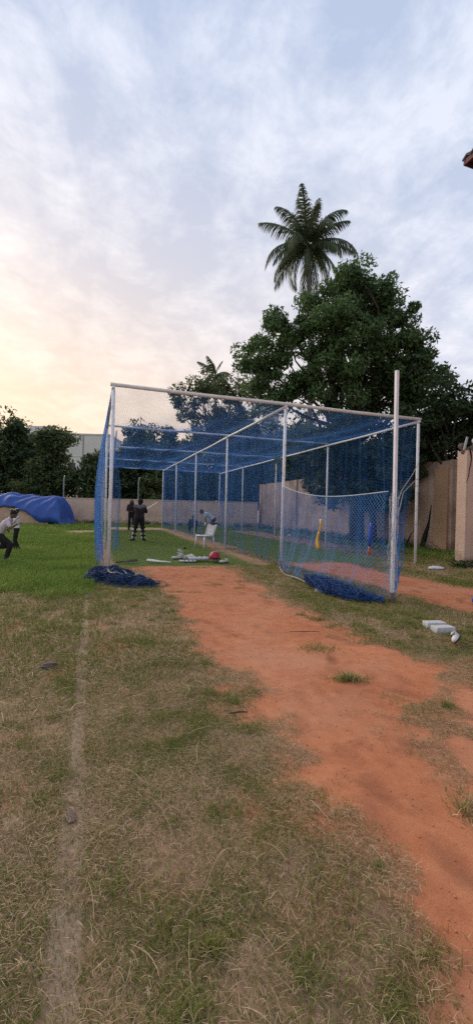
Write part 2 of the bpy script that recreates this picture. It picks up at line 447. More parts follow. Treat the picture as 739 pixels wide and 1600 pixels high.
def masks(x, y):
    nA = fbm(x, y, 1.3, 3); nB = fbm(x, y, .45, 5); nC = fbm(x, y, .16, 8, 3); nL = fbm(x, y, 4., 21)
    wob = (nA - .5) * .8 + (nB - .5) * .9 + (nC - .5) * .9
    # main red run-up
    left = 1.02 + np.where(y > 6.5, (y - 6.5) * -.09, 0) - .05 * sm(2, 5, y)
    right = 2.75 + .35 * sm(3.6, 2.8, y) + .35 * sm(5, 9, y)
    d1 = sm(-.20, .26, x - left + wob * .62) * sm(-.28, .32, right - x + wob * .75) * sm(-.15, .15, 9.62 - y + wob * .4)
    # the strip runs on towards the camera, narrower on its right where patches of grass come in
    zone = .8 * sm(1.55, 1.9, x) * sm(2.75, 2.4, y) * sm(1.15, 1.5, y)
    patch = sm(.50, .62, fbm(x, y, .26, 31) + .04 * zone) * zone
    d1 = d1 * (1 - patch * .42)
    ext = sm(-.15, .2, x - 2.3) * sm(3.2, 2.8, y) * (.35 + .65 * sm(.36, .52, nB)) * sm(5.2, 4., x)
    d1 = np.maximum(d1, ext)
    # second run-up on the right
    d2 = sm(-.2, .2, x - (4.85 - .05 * (y - 5)) + wob * .5) * sm(-.25, .25, (6.55 - .06 * (y - 6)) - x + wob * .5) * sm(-.2, .2, 9.9 - y + wob)
    dirt = np.maximum(d1, d2)
    # flat green practice strips
    tb = np.maximum(sm(-.1, .1, x - .45) * sm(-.25, .25, 3.75 - x + wob * .3), sm(-.1, .15, x - 4.75 + wob * .3) * sm(-.1, .1, 8.0 - x))
    turf = tb * sm(-.08, .12, y - 9.66 + wob * .18) * sm(-.8, .3, 25.3 - y + wob * 1.5)
    pale = sm(-.5, .5, y - 25.2 + wob) * sm(-1., .3, 28.2 - y + wob) * sm(.2, 1, x) * sm(5, 4, x)
    pale = np.maximum(pale, sm(-.5, .5, y - 21.5 + wob * 2) * sm(-.6, .4, 24.3 - y + wob * 2) * sm(-2.4, -1., x) * sm(.4, -.2, x))
    # lush grass left and beyond
    lush = sm(.0, .9, y - 6.75 - .12 * np.sin(x * 2) + wob * 1.1) * sm(.14, -.10, x + wob * .12)
    lush = np.maximum(lush, sm(24.5, 27., y + wob) * .85)
    lush = np.maximum(lush, sm(9.6, 10.8, x + wob) * sm(7., 9., y) * .8)
    lush = lush * (1 - pale)
    # worn white line in the grass
    ln = (np.abs(x + .075 + (nA - .5) * .05) < .038 + (nB - .5) * .06) * (y < 7.4) * (y > .2)
    ln = ln * sm(.22, .42, nB + .12)
    return dict(dirt=dirt, turf=turf, pale=pale, lush=lush, line=ln, nA=nA, nB=nB, nC=nC, nL=nL)

_dr = random.Random(4)
DENTS = [(_dr.uniform(1.0, 2.6), _dr.uniform(1.2, 9.2), _dr.gauss(0, .35), _dr.uniform(.003, .008)) for q in range(60)] + [(_dr.uniform(4.9, 6.3), _dr.uniform(4.5, 9.2), _dr.gauss(0, .4), .01) for q in range(20)]
def relief(x, y):
    m1 = fbm(x, y, 1.6, 61, 3) - .5
    m2 = fbm(x, y, .25, 63, 3) - .5
    near = np.exp(-((x) ** 2 + y ** 2) / 400)
    z = m1 * .05 * near + m2 * .022 * np.exp(-((x - 1) ** 2 + y ** 2) / 90)
    if DENTS is not None:
        for (fx, fy, fa, fd) in DENTS:
            dx_ = x - fx; dy_ = y - fy
            near_ = (np.abs(dx_) < .4) & (np.abs(dy_) < .4)
            if not near_.any(): continue
            u = (dx_ * cos(fa) + dy_ * sin(fa)) / .055; v = (-dx_ * sin(fa) + dy_ * cos(fa)) / .135
            q = u * u + v * v
            z = z - fd * np.exp(-q ** 2) + fd * .45 * np.exp(-(np.sqrt(q) - 1.35) ** 2 * 9)
    return z

def axis_lines(segs):
    out = [segs[0][0]]
    for a, b, st in segs:
        n = max(1, int(round((b - a) / st))); out += list(np.linspace(a, b, n + 1)[1:])
    return np.array(out)
gx = axis_lines([(-600, -100, 100), (-100, -20, 10), (-20, -8, 1), (-8, -2.4, .16), (-2.4, 5, .034), (5, 10, .11), (10, 20, .5), (20, 100, 10), (100, 600, 100)])
gy = axis_lines([(-300, -20, 40), (-20, -1, 2), (-1, .6, .2), (.6, 5, .034), (5, 12, .07), (12, 42, .25), (42, 100, 5), (100, 900, 80)])
X, Y = np.meshgrid(gx, gy, indexing='xy')
mk = masks(X, Y); Z = relief(X, Y)
V = np.stack([X, Y, Z], -1).reshape(-1, 3)
nx, ny = len(gx), len(gy)
i = np.arange(ny - 1)[:, None] * nx + np.arange(nx - 1)[None, :]
Q = np.stack([i, i + 1, i + nx + 1, i + nx], -1).reshape(-1, 4)
gme = quads_mesh('ground', V, Q)
scu = np.zeros_like(X)
for (fx, fy, fa, fd) in DENTS:
    u = ((X - fx) * cos(fa) + (Y - fy) * sin(fa)) / .06; v = (-(X - fx) * sin(fa) + (Y - fy) * cos(fa)) / .14
    scu = np.maximum(scu, np.exp(-(u * u + v * v) ** 2) * fd / .009)
mk['scuff'] = scu * (.5 + mk['nC'])
for k in ('dirt', 'turf', 'pale', 'lush', 'line', 'scuff'):
    a = gme.attributes.new(k, 'FLOAT', 'POINT'); a.data.foreach_set('value', mk[k].astype(np.float32).ravel())
gm, nt, b = new_mat('ground_soil'); N = nt.nodes; Lk = nt.links
setin(b, 'Roughness', .95); setin(b, 'Specular IOR Level', .12)
tc = N.new('ShaderNodeTexCoord')
def att(n):
    a = N.new('ShaderNodeAttribute'); a.attribute_name = n; return a.outputs['Fac']
P = tc.outputs['Object']
nf = noise_(P, 170, 6, .75); nm = noise_(P, 9, 6, .65); nl = noise_(P, 1.3, 6, .6)
mixn = math_('ADD', math_('MULTIPLY', nf, .40), math_('ADD', math_('MULTIPLY', nm, .30), math_('MULTIPLY', nl, .30)))
red = ramp_(mixn, [(.33, (.240, .086, .043)), (.46, (.43, .158, .078)), (.56, (.52, .210, .107)), (.68, (.60, .30, .175))])
soil = ramp_(mixn, [(.34, (.13, .080, .050)), (.5, (.29, .185, .118)), (.66, (.50, .345, .235))])
turfc = ramp_(mixn, [(.36, (.055, .095, .022)), (.52, (.100, .145, .038)), (.66, (.17, .18, .07))])
lushc = ramp_(mixn, [(.36, (.040, .070, .014)), (.52, (.085, .120, .028)), (.68, (.17, .15, .06))])
palec = ramp_(mixn, [(.36, (.26, .18, .11)), (.5, (.40, .29, .19)), (.66, (.50, .38, .26))])
linec = ramp_(mixn, [(.36, (.20, .15, .115)), (.5, (.36, .28, .225)), (.66, (.48, .40, .33))])
soil = mixc(ramp_(noise_(P, 1.9, 5, .6, .4), [(.55, (0, 0, 0)), (.68, (.75, .75, .75))]), soil, (.36, .135, .070))
c = mixc(att('lush'), soil, lushc)
c = mixc(att('turf'), c, turfc)
c = mixc(att('pale'), c, palec)
c = mixc(math_('MULTIPLY', att('line'), .42), c, linec)
scf = noise_(P, 2.6, 7, .7, .6)
red = mixc(ramp_(scf, [(.54, (0, 0, 0)), (.70, (.55, .55, .55))]), red, (.215, .078, .040))
dst = noise_(P, .9, 6, .6, .3)
red = mixc(ramp_(dst, [(.48, (0, 0, 0)), (.66, (.45, .45, .45))]), red, (.52, .275, .175))
red = mixc(math_('MULTIPLY', att('scuff'), .6), red, (.23, .080, .043))
c = mixc(att('dirt'), c, red)
Lk.new(c, b.inputs['Base Color'])
bn = N.new('ShaderNodeBump'); bn.inputs['Strength'].default_value = .55; bn.inputs['Distance'].default_value = .012
hh = math_('ADD', math_('MULTIPLY', nf, .6), nm)
Lk.new(hh, bn.inputs['Height']); Lk.new(bn.outputs['Normal'], b.inputs['Normal'])
ground = link('ground', gme, gm, smooth=True); tag(ground, kind='structure')

# ------------------------------------------------------------------ grass blades
def blades(name, x, y, h, wd, lean, tint, m, seg=3, label=None, flat=False):
    n = len(x)
    z0 = relief(x, y)
    az = rng.uniform(0, 2 * pi, n); dx, dy = np.cos(az), np.sin(az)
    fa = az + pi / 2 + rng.normal(0, .5, n); wx, wy = np.cos(fa), np.sin(fa)
    rows = []; lift = rng.uniform(0, .012, n); arch = rng.uniform(.1, 1.2, n)
    for s in range(seg + 1):
        t = s / seg
        if flat:
            off = h * t; hz = .004 + lift + .14 * h * np.sin(pi * t) * arch
            bend = (t ** 2) * lean * h
            cx_ = x + dx * off + wx * bend * .8; cy_ = y + dy * off + wy * bend * .8; cz = z0 + hz
        else:
            off = lean * h * t ** 1.4; hz = h * t * (1 - .35 * np.minimum(lean, 1.4) * t)
            cx_ = x + dx * off; cy_ = y + dy * off; cz = z0 - .004 + hz
        half = wd * .5 * (1 - t ** 1.6 * (.5 if flat else 1.0))
        if s < seg or flat:
            rows.append(np.stack([cx_ - wx * half, cy_ - wy * half, cz], -1)); rows.append(np.stack([cx_ + wx * half, cy_ + wy * half, cz], -1))
        else:
            rows.append(np.stack([cx_, cy_, cz], -1))
    k = len(rows)
    V = np.stack(rows, 1).reshape(-1, 3)
    base = np.arange(n)[:, None] * k
    qs = []
    nq = seg if flat else seg - 1
    for s in range(nq): qs.append(base + np.array([[2 * s, 2 * s + 1, 2 * s + 3, 2 * s + 2]]))
    loops = []; 
    if flat:
        Q = np.stack(qs, 1).reshape(-1, 4)
        return link(name, quads_mesh(name, V, Q, np.repeat(tint, k)), m)
    tri = base + np.array([[2 * (seg - 1), 2 * (seg - 1) + 1, 2 * seg]])
    per = np.concatenate(qs + [tri], 1) if qs else tri
    loops = per.ravel()
    tot = np.tile(np.array([4] * nq + [3]), n); st = np.concatenate([[0], np.cumsum(tot)[:-1]])
    return link(name, np_mesh(name, V, loops, st, tot, np.repeat(tint, k)), m)

def in_view(x, y, margin=.12):
    f = x * FW[0] + y * FW[1]; r = x * RT[0] + y * RT[1]
    return (f > .5) & (np.abs(r) < f * (.5638 + margin) + .25)

def scatter(n, x0, x1, y0, y1):
    x = rng.uniform(x0, x1, n); y = rng.uniform(y0, y1, n)
    k = in_view(x, y); return x[k], y[k]

def clumpy(x, y, keep_prob):
    k = rng.uniform(0, 1, len(x)) < keep_prob; return k

# dry mixed sward in the foreground
def sward(n, box, hs, ws, name, fade=None):
    x, y = scatter(n, *box)
    if fade:
        k = rng.uniform(0, 1, len(x)) < sm(fade[0], fade[1], y); x, y = x[k], y[k]
    m = masks(x, y)
    bare = np.maximum(np.maximum(m['dirt'], m['turf']), np.maximum(m['pale'], m['line'] * .6))
    pr = (1 - bare) * (1 - .85 * m['lush']) * (.34 + .9 * sm(.40, .62, m['nB'] * .5 + m['nA'] * .25 + m['nC'] * .25))
    k = clumpy(x, y, pr); x, y = x[k], y[k]; m = {a: v[k] for a, v in m.items()}
    # green where the clump noise is high, straw elsewhere
    g = fbm(x, y, .42, 77, 4); g2 = fbm(x, y, 1.8, 79, 2)
    green = sm(.43, .57, g * .75 + g2 * .25 + .05 * (x < 0) + .05 * sm(2.2, 5, y))
    isg = rng.uniform(0, 1, len(x)) < .44 + .54 * green + .12 * (x < -.1)
    tint = np.where(isg, rng.uniform(.0, .45, len(x)), np.clip(rng.normal(.68, .16, len(x)), .46, 1))
    h = hs * rng.uniform(.45, 1.25, len(x)) * np.where(isg, 1.15, .8)
    lean = np.where(isg, rng.uniform(.2, 1.0, len(x)), rng.uniform(.4, 1.3, len(x)))
    o = blades(name, x, y, h, ws * rng.uniform(.6, 1.3, len(x)), lean, tint, M['dry'])
    return tag(o, kind='stuff')
o = sward(1150000, (-2.2, 4.2, .55, 4.3), .024, .0023, 'dry_grass', (4.3, 3.0))
tag(o, 'dry yellowing grass with green clumps in the foreground', 'grass')
o = sward(270000, (-3.6, 7.2, 2.7, 9.6), .060, .0060, 'dry_grass', (2.7, 4.0)); tag(o, 'patchy dry grass in the middle distance before the nets', 'grass')
o = sward(60000, (4.2, 13, 6, 14), .07, .012, 'dry_grass'); tag(o, 'thin dry grass beside the right-hand dirt strip', 'grass')

# dead straw lying on the soil
def straw(n, box, L, wd, name, on_dirt=.0, fade=None):
    x, y = scatter(n, *box)
    if fade:
        k = rng.uniform(0, 1, len(x)) < sm(fade[0], fade[1], y); x, y = x[k], y[k]
    m = masks(x, y)
    pr = (1 - np.maximum(np.maximum(m['dirt'], m['turf']), .45 * m['line'])) * (1 - m['lush']) * (.42 + .75 * sm(.42, .64, fbm(x, y, .42, 91)))
    pr = np.maximum(pr, on_dirt * sm(.03, .4, m['dirt']) * sm(.99, .6, m['dirt']) * 7) + on_dirt * .06
    k = rng.uniform(0, 1, len(x)) < pr; x, y = x[k], y[k]
    h = L * rng.lognormal(-.1, .45, len(x))
    o = blades(name, x, y, h, wd * rng.uniform(.6, 1.4, len(x)), rng.normal(0, .35, len(x)), rng.uniform(0, 1, len(x)) ** .9, M['straw'], seg=4, flat=True)
    return tag(o, kind='stuff')
o = straw(300000, (-2.2, 4.2, .55, 4.3), .027, .0013, 'straw', .12, (4.3, 3.0)); tag(o, 'dead straw strewn over the foreground soil', 'straw')
o = straw(600, (-1.6, 3.6, .55, 3.2), .12, .0022, 'straw', .1); tag(o, 'long pale dead stalks lying in the foreground', 'straw')
o = straw(52000, (-3.4, 6.5, 2.7, 9), .070, .0045, 'straw', .08, (2.7, 4.0)); tag(o, 'dead straw strewn in the middle distance', 'straw')

# small green clumps standing out of the dry sward
cx_, cy_ = scatter(1500, -3.2, 4.4, .7, 7.5); m = masks(cx_, cy_)
k = (rng.uniform(0, 1, len(cx_)) < (1 - m['dirt'] * .93) * (1 - m['lush']) * (1 - m['line'] * .7) * sm(.36, .56, fbm(cx_, cy_, .9, 123))); cx_, cy_ = cx_[k], cy_[k]
nb = rng.integers(25, 130, len(cx_)); ci = np.repeat(np.arange(len(cx_)), nb)
rad = rng.uniform(.025, .085, len(cx_)); hgt = rng.uniform(.030, .068, len(cx_)); base_t = rng.uniform(.0, .28, len(cx_))
x = cx_[ci] + rng.normal(0, 1, len(ci)) * rad[ci]; y = cy_[ci] + rng.normal(0, 1, len(ci)) * rad[ci] * .8
o = blades('grass_clumps', x, y, hgt[ci] * rng.uniform(.5, 1.2, len(ci)), .0034 * rng.uniform(.6, 1.3, len(ci)), rng.uniform(.15, 1.1, len(ci)), np.clip(base_t[ci] + rng.normal(.08, .1, len(ci)), 0, .5), M['dry'])
tag(o, 'small green clumps standing out of the dry sward', 'grass', kind='stuff')

# lush grass on the left
def lush(n, box, hs, ws, name, dens=1.):
    x, y = scatter(n, *box); m = masks(x, y)
    k = rng.uniform(0, 1, len(x)) < m['lush'] * (1 - np.maximum(m['dirt'], m['turf'])) * (.45 + .8 * m['nA']) * dens
    x, y = x[k], y[k]
    g = fbm(x, y, .9, 41); g2 = fbm(x, y, 2.8, 43)
    tint = np.clip(.16 + .52 * g2 + (g - .5) * .5 + rng.normal(0, .13, len(x)), 0, .82)
    tint = np.where(rng.uniform(0, 1, len(x)) < .05, rng.uniform(.8, 1, len(x)), tint)
    h = hs * rng.uniform(.5, 1.3, len(x)) * (.55 + .95 * g)
    o = blades(name, x, y, h, ws * rng.uniform(.6, 1.3, len(x)), rng.uniform(.15, 1., len(x)), tint, M['lush'])
    return tag(o, kind='stuff')
o = lush(170000, (-7, .5, 6, 12), .13, .010, 'lush_grass'); tag(o, 'lush green grass on the left before the nets', 'grass')
o = lush(130000, (-14, .6, 12, 22), .15, .018, 'lush_grass'); tag(o, 'lush green grass beside the left net', 'grass')
o = lush(110000, (-22, 12, 22, 38), .17, .035, 'lush_grass'); tag(o, 'rough grass running up to the back wall', 'grass')
o = lush(60000, (9, 14, 6.5, 24), .17, .022, 'lush_grass'); tag(o, 'dark grass along the foot of the right wall', 'grass')

# short turf inside the nets
x, y = scatter(170000, .3, 8.2, 9.5, 26); m = masks(x, y)
k = rng.uniform(0, 1, len(x)) < m['turf'] * 1.1; x, y = x[k], y[k]
o = blades('turf_grass', x, y, .022 * rng.uniform(.5, 1.4, len(x)), .012 * (y / 12), rng.uniform(.2, 1.2, len(x)), np.clip(fbm(x, y, 2, 47) * .9 + rng.normal(0, .18, len(x)), 0, 1), M['turf'], seg=2)
tag(o, 'short mown turf inside the practice nets', 'grass', kind='stuff')

# soil crumbs on the run-up
x, y = scatter(15000, .6, 7, .8, 9.5); m = masks(x, y)
k = m['dirt'] > .35; x, y = x[k], y[k]; n = len(x)
s_ = np.minimum(.0026 * rng.lognormal(0, .5, n), .0055)
octv = np.array([(1, 0, 0), (-1, 0, 0), (0, 1, 0), (0, -1, 0), (0, 0, 1), (0, 0, -.4)], float)
J = octv[None] * s_[:, None, None] * rng.uniform(.6, 1.4, (n, 6, 1))
V = (J + np.stack([x, y, relief(x, y) + s_ * .3], -1)[:, None, :]).reshape(-1, 3)
T = np.array([(0, 2, 4), (2, 1, 4), (1, 3, 4), (3, 0, 4), (2, 0, 5), (1, 2, 5), (3, 1, 5), (0, 3, 5)])
Q = (np.arange(n)[:, None, None] * 6 + T[None]).reshape(-1, 3)
o = link('soil_crumbs', quads_mesh('soil_crumbs', V, Q), mat('red_crumb', (.52, .23, .13), (.36, .145, .08), 30, .95)); tag(o, 'crumbs of red soil on the run-up', 'soil', kind='stuff')

# separate tufts of grass growing on the red run-up
def tuft(name, cx, cy, rx, ry, n, h, label, mixdry=.35, rot=0.):
    a = rng.normal(0, .5, n) * rx; b2 = rng.normal(0, .5, n) * ry
    x = a * cos(rot) - b2 * sin(rot); y = a * sin(rot) + b2 * cos(rot)
    tint = np.where(rng.uniform(0, 1, n) < mixdry, rng.uniform(.5, 1, n), rng.uniform(0, .4, n))
    hh = h * rng.uniform(.4, 1.2, n) * np.exp(-(a / rx) ** 2 * .6)
    e = empty(name, (cx, cy, 0), 0, label, 'grass tuft')
    o = blades('leaves', x + cx, y + cy, hh, .0055 * rng.uniform(.6, 1.3, n), rng.uniform(.2, 1.3, n), tint, M['dry'])
    o.parent = e; o.location = (-cx, -cy, 0); return e
tuft('grass_tuft', 1.98, 2.92, .15, .07, 420, .085, 'dense green grass tuft growing alone on the red run-up', .25, -.3)
tuft('grass_tuft', 2.10, 3.65, .26, .16, 300, .07, 'sparse wide grass tuft on red soil beyond the dense tuft', .45, -.4)
tuft('grass_tuft', 1.66, 1.46, .14, .09, 260, .07, 'straw-covered grass tuft on the red soil at the right edge', .75, .4)
tuft('grass_tuft', 2.32, 9.35, .30, .10, 200, .07, 'small grass tuft where red soil meets the turf', .5, 0)

# ------------------------------------------------------------------ practice cage frame
frame = empty('practice_net_frame', (0, 0, 0), 0, 'white painted steel pipe frame of the cricket practice nets', 'net frame')
lean = {(0, 0): (.035, 0), (0, 1): (-.02, -.05), (1, 0): (.03, .02), (2, 0): (-.02, 0)}
PR = .037
tops = {}
for c_, cx in enumerate(CX):
    for r_, cy in enumerate(CY):
        dx, dy = lean.get((c_, r_), (rng.normal(0, .012), rng.normal(0, .012)))
        b_ = MB(); z0 = -.05
        b_.tube([(cx - dx * .6, cy - dy * .6, z0), (cx - dx * .1, cy, 1.9), (cx + dx * .2, cy, CH - .05)], PR if r_ == 0 else .033, 10)
        b_.build('post', M['post'], frame, True)
for c_, cx in enumerate(CX):
    b_ = MB(); b_.tube([(cx, CY[0] - .05, CH)] + [(cx + rng.normal(0, .012), (CY[q] + CY[q + 1]) / 2, CH - .012) if h_ else (cx, CY[q + 1], CH) for q in range(4) for h_ in (1, 0)], .034, 10)
    b_.build('top_rail', M['post'], frame, True)
for r_, cy in enumerate(CY):
    b_ = MB(); rr = .042 if r_ == 0 else .032
    zz = CH + (.062 if r_ else .07)
    b_.tube([(CX[0] - .06, cy, zz), (2.2, cy, zz - .012), (CX[1], cy, zz), (6.2, cy, zz - .012), (CX[2] + .06, cy, zz)], rr, 10)
    b_.build('cross_beam', M['beam'] if r_ == 0 else M['post'], frame, True)

# ------------------------------------------------------------------ nets
RTH = .0015
def roof_fn(u, v):
    x = CX[0] + u; y = CY[0] + v
    bay = np.sin(pi * np.clip((v % 4.766) / 4.766, 0, 1)); bx = np.sin(pi * np.clip((u % 3.95) / 3.95, 0, 1))
    return np.stack([x, y, CH + .03 - .16 * bay * bx - .02 * np.sin(u * 5 + v)], -1)
me = merge_threads('roof_net', net_lines(roof_fn, CX[2] - CX[0], CY[-1] - CY[0], .047, 26, 60), RTH)
tag(link('roof_net', me, M['net']), 'blue roof net stretched over the cage beams', 'net')

def left_fn(u, v):
    # u along y, v downwards
    y = CY[0] + u; f = v / CH
    front = np.exp(-(u / 1.6) ** 2)
    x = CX[0] - .03 - .15 * f * (1 - front * .2) - .05 * np.sin(u * 2.1) * f - .06 * np.sin(u * 5.3 + v) * f
    x = x - .16 * np.sin(pi * np.clip(f, 0, 1)) * (.6 + .4 * np.sin(u * 1.7))
    y = y - .10 * front * np.sin(f * 5)
    return np.stack([x, y, np.maximum(CH + .0 - v * 1.0 + .06 * f, .03)], -1)
me = merge_threads('side_net', net_lines(left_fn, CY[-1] - CY[0], CH, .047, 60, 24), RTH * 1.2)
tag(link('side_net', me, M['net']), 'blue net hanging along the left side of the cage', 'net')

def flap_fn(u, v):
    # loose front edge of the left net blown into the bay
    f = v / 2.6
    x = CX[0] + .02 + u * (.22 + .28 * f ** 2) * .8 + .05 * np.sin(v * 3 + u * 6)
    y = CY[0] + .25 + u * .7 + .05 * np.sin(u * 9 + v * 2)
    return np.stack([x, y, CH - .9 - v + .12 * np.sin(u * 4)], -1)
me = merge_threads('net_flap', net_lines(flap_fn, .75, 2.6, .047, 10, 24), RTH * 1.3)
tag(link('net_flap', me, M['net']), 'loose net flap hanging inside the front left corner post', 'net')

def div_fn(u, v):
    y = CY[0] + u; f = v / CH
    y = y + .07 * np.sin(u * 7.3 + v * .6) + .035 * np.sin(u * 17.1 - v) 
    x = CX[1] + .02 + .10 * np.sin(pi * f) * np.sin(u * 1.32) + .05 * np.sin(u * 3.7 + v * 2) * f
    return np.stack([x, y, np.maximum(CH - v + .02, .03 + .02 * np.sin(u * 7))], -1)
me = merge_threads('divider_net', net_lines(div_fn, CY[-1] - CY[0], CH, .047, 90, 24), RTH * .9)
tag(link('divider_net', me, M['net']), 'blue divider net between the two batting bays', 'net')

def right_fn(u, v):
    y = CY[0] + u + .06 * np.sin(u * 6.1 + v * .5) + .03 * np.sin(u * 15.7); f = v / CH
    x = CX[2] + .05 * np.sin(u * 1.32) * f + .03 * np.sin(u * 4 + v)
    return np.stack([x, y + .25 * f * np.exp(-(u / .8) ** 2) * 1.6, np.maximum(CH - v, .04)], -1)
me = merge_threads('side_net', net_lines(right_fn, CY[-1] - CY[0], CH, .047, 60, 24), RTH)
tag(link('side_net', me, M['net']), 'blue net hanging along the right side of the cage', 'net')

def back_fn(u, v):
    x = CX[1] + u; f = v / CH
    return np.stack([x, CY[-1] + .06 * np.sin(u * 3) * f, np.maximum(CH - v, .04)], -1)
me = merge_threads('back_net', net_lines(back_fn, CX[2] - CX[1], CH, .047, 20, 20), RTH)
tag(link('back_net', me, M['net']), 'blue net closing the far end of the right bay', 'net')

# low sagging net from the middle front post to the tall pole
LN = empty('sagging_net', (4.26, 7.2, 0), 0, 'sagging blue diamond mesh net strung from the tall pole', 'net')
loc = np.array([4.26, 7.2, 0])
GU = 3.82
def top_z(u):
    t = np.clip(u / GU, 0, 1)
    return 1.92 - .27 * t - .17 * np.sin(pi * t ** .85)
def low_fn(u, v):
    t = np.clip(u / GU, 0, 1); f = np.clip(v / 2.0, 0, 1)
    tz = top_z(u)
    z = tz * (1 - f * 1.02) + .035
    z = np.where(z < .05, .05 + .03 * np.abs(np.sin(u * 9)), z)
    bag = np.sin(pi * np.clip(t, 0, 1)) ** .7
    x = 4.26 - .05 - .42 * bag * f ** 2.2 + .035 * np.sin(u * 8 + v * 2) * f + .02 * np.sin(u * 21) * f
    y = 9.14 - u + .08 * np.sin(v * 3) * t
    return np.stack([x, y, z], -1) - loc
me = merge_threads('mesh', net_lines(low_fn, GU, 2.0, .056, 40, 40, True), .0030)
link('mesh', me, M['net_light'], LN)
tt = np.linspace(0, GU, 30)
b_ = MB(); pts = [Vector(low_fn(np.array(q), np.array(0.)).tolist()) for q in tt]
b_.tube(pts, .009, 6); b_.build('top_rope', M['rope_w'], LN, True)
b_ = MB(); b_.tube([(4.20 - .1 * sin(pi * q) - .38 * sin(pi * q) ** .7 - loc[0], 9.1 - GU * q - loc[1], .035 + .02 * sin(q * 17)) for q in np.linspace(0, .98, 26)], .011, 6)
b_.build('bottom_rope', M['rope'], LN, True)
# gathered net lying on the ground along the bottom
def bunch_lines(path, rad, n, k=18, wig=.05, seed=3, hz=.6):
    r_ = np.random.default_rng(seed); out = []
    path = np.array(path, float)
    L = np.linspace(0, len(path) - 1, k)
    for q in range(n):
        t0 = r_.uniform(0, .75); t1 = min(1, t0 + r_.uniform(.12, .5))
        tt = np.linspace(t0, t1, k) * (len(path) - 1)
        i0 = np.clip(tt.astype(int), 0, len(path) - 2); fr = (tt - i0)[:, None]
        c_ = path[i0] * (1 - fr) + path[i0 + 1] * fr
        rr = rad * np.sin(pi * np.clip(tt / (len(path) - 1), .06, .94)) ** .5
        ph = r_.uniform(0, 6.28, 3); fq = r_.uniform(.6, 2.6, 3) * k / 8
        o1 = np.sin(ph[0] + fq[0] * np.linspace(0, 2, k)) * rr * r_.uniform(.2, 1); o2 = np.abs(np.sin(ph[1] + fq[1] * np.linspace(0, 2, k))) * rr * hz * r_.uniform(.2, 1.)
        d = np.gradient(c_, axis=0); d /= np.linalg.norm(d, axis=1, keepdims=True) + 1e-9
        s = np.stack([-d[:, 1], d[:, 0], 0 * d[:, 0]], -1)
        out.append(c_ + s * o1[:, None] + np.array([0, 0, 1.]) * (o2[:, None] + .012))
    return np.array(out)
pth = [np.array((4.10, 7.6, .01)) - loc, np.array((3.86, 6.8, .01)) - loc, np.array((3.74, 6.0, .01)) - loc, np.array((3.80, 5.5, .01)) - loc, np.array((4.12, 5.22, .01)) - loc]
me = thread_mesh('gathered_hem', bunch_lines(pth, .27, 380, 20, seed=5, hz=.75), .0042)
link('gathered_hem', me, M['net_hem'], LN)
# net wrapped round the lower part of the pole
me = thread_mesh('wrapped_mesh', np.array([[(4.26 + (.062 + .02 * sin(a * 3 + q)) * cos(a * dirn + q * .9) - loc[0], 5.24 + (.062 + .02 * cos(a * 2 + q)) * sin(a * dirn + q * .9) - loc[1], .12 + 1.5 * a / 6.0 + .04 * sin(q * 2.)) for a in np.linspace(0, 6, 40)] for q in range(9) for dirn in (1, -1)]), .0028)
link('wrapped_mesh', me, M['rope_w'], LN)
# gathered right edge behind the pole
me = thread_mesh('gathered_edge', np.array([[(4.36 + .05 * t * q / 10 + .10 * sin(pi * t) * (1 + sin(q)) / 2 + .015 * sin(t * 20 + q), 5.32 + .10 * sin(q * 2.1) * sin(pi * t) + .05 * q / 14, 1.62 - 1.45 * t) for t in np.linspace(0, 1, 24)] for q in range(26)]) - loc, .003)
link('gathered_edge', me, M['net'], LN)

# tall pole
tp = empty('tall_pole', (4.26, 5.24, 0), 0, 'tall square white pole standing higher than the net frame', 'pole')
b_ = MB(); b_.tube([(0, 0, -.05), (.004, .0, 1.7), (-.015, .0, 3.50)], .032, 4)
b_.build('shaft', M['pole'], tp)
b_ = MB(); b_.tube([(0, 0, .0), (0, 0, .16)], [.06, .05], 10); b_.build('footing', M['rubble'], tp, True)

# right post stay ropes
sr_ = empty('stay_rope', (8.2, 9.2, 0), 0, 'thin double stay rope tied to the front right cage post', 'rope')
b_ = MB(); b_.tube([(8.19 - 8.2, 9.15 - 9.2, 2.72), (7.2 - 8.2, 8.25 - 9.2, 2.28), (6.2 - 8.2, 7.4 - 9.2, 1.85), (5.2 - 8.2, 6.4 - 9.2, 1.35), (4.42 - 8.2, 5.4 - 9.2, .85)], .0085, 5); b_.build('cord', M['rope'], sr_, True)
b_ = MB(); b_.tube([(8.19 - 8.2, 9.15 - 9.2, 2.30), (7.3 - 8.2, 8.25 - 9.2, 2.16), (6.2 - 8.2, 7.35 - 9.2, 1.80), (5.0 - 8.2, 6.1 - 9.2, 1.12), (4.42 - 8.2, 5.4 - 9.2, .60)], .0075, 5); b_.build('cord', M['rope'], sr_, True)

# yellow rope knot at middle post
yk = empty('rope_knot', (4.26, 9.19, 0), 0, 'yellow rope knotted round the foot of the middle front post', 'rope')
b_ = MB()
for q in range(4):
    b_.tube([(.06 * cos(a), .06 * sin(a), .06 + q * .035 + .012 * sin(a * 2 + q)) for a in np.linspace(0, 2 * pi, 14)], .014, 6)
b_.build('coil', M['rope_y'], yk, True)
for ax, ay, l in ((-.20, -.16, .2), (.17, -.2, .2), (-.05, -.26, .2)):
    b_ = MB(); b_.tube([(ax * .25, ay * .25, .10), (ax * .6, ay * .6, .055), (ax, ay, .02)], [.016, .013, .02], 6); b_.build('loose_end', M['rope_y'], yk, True)

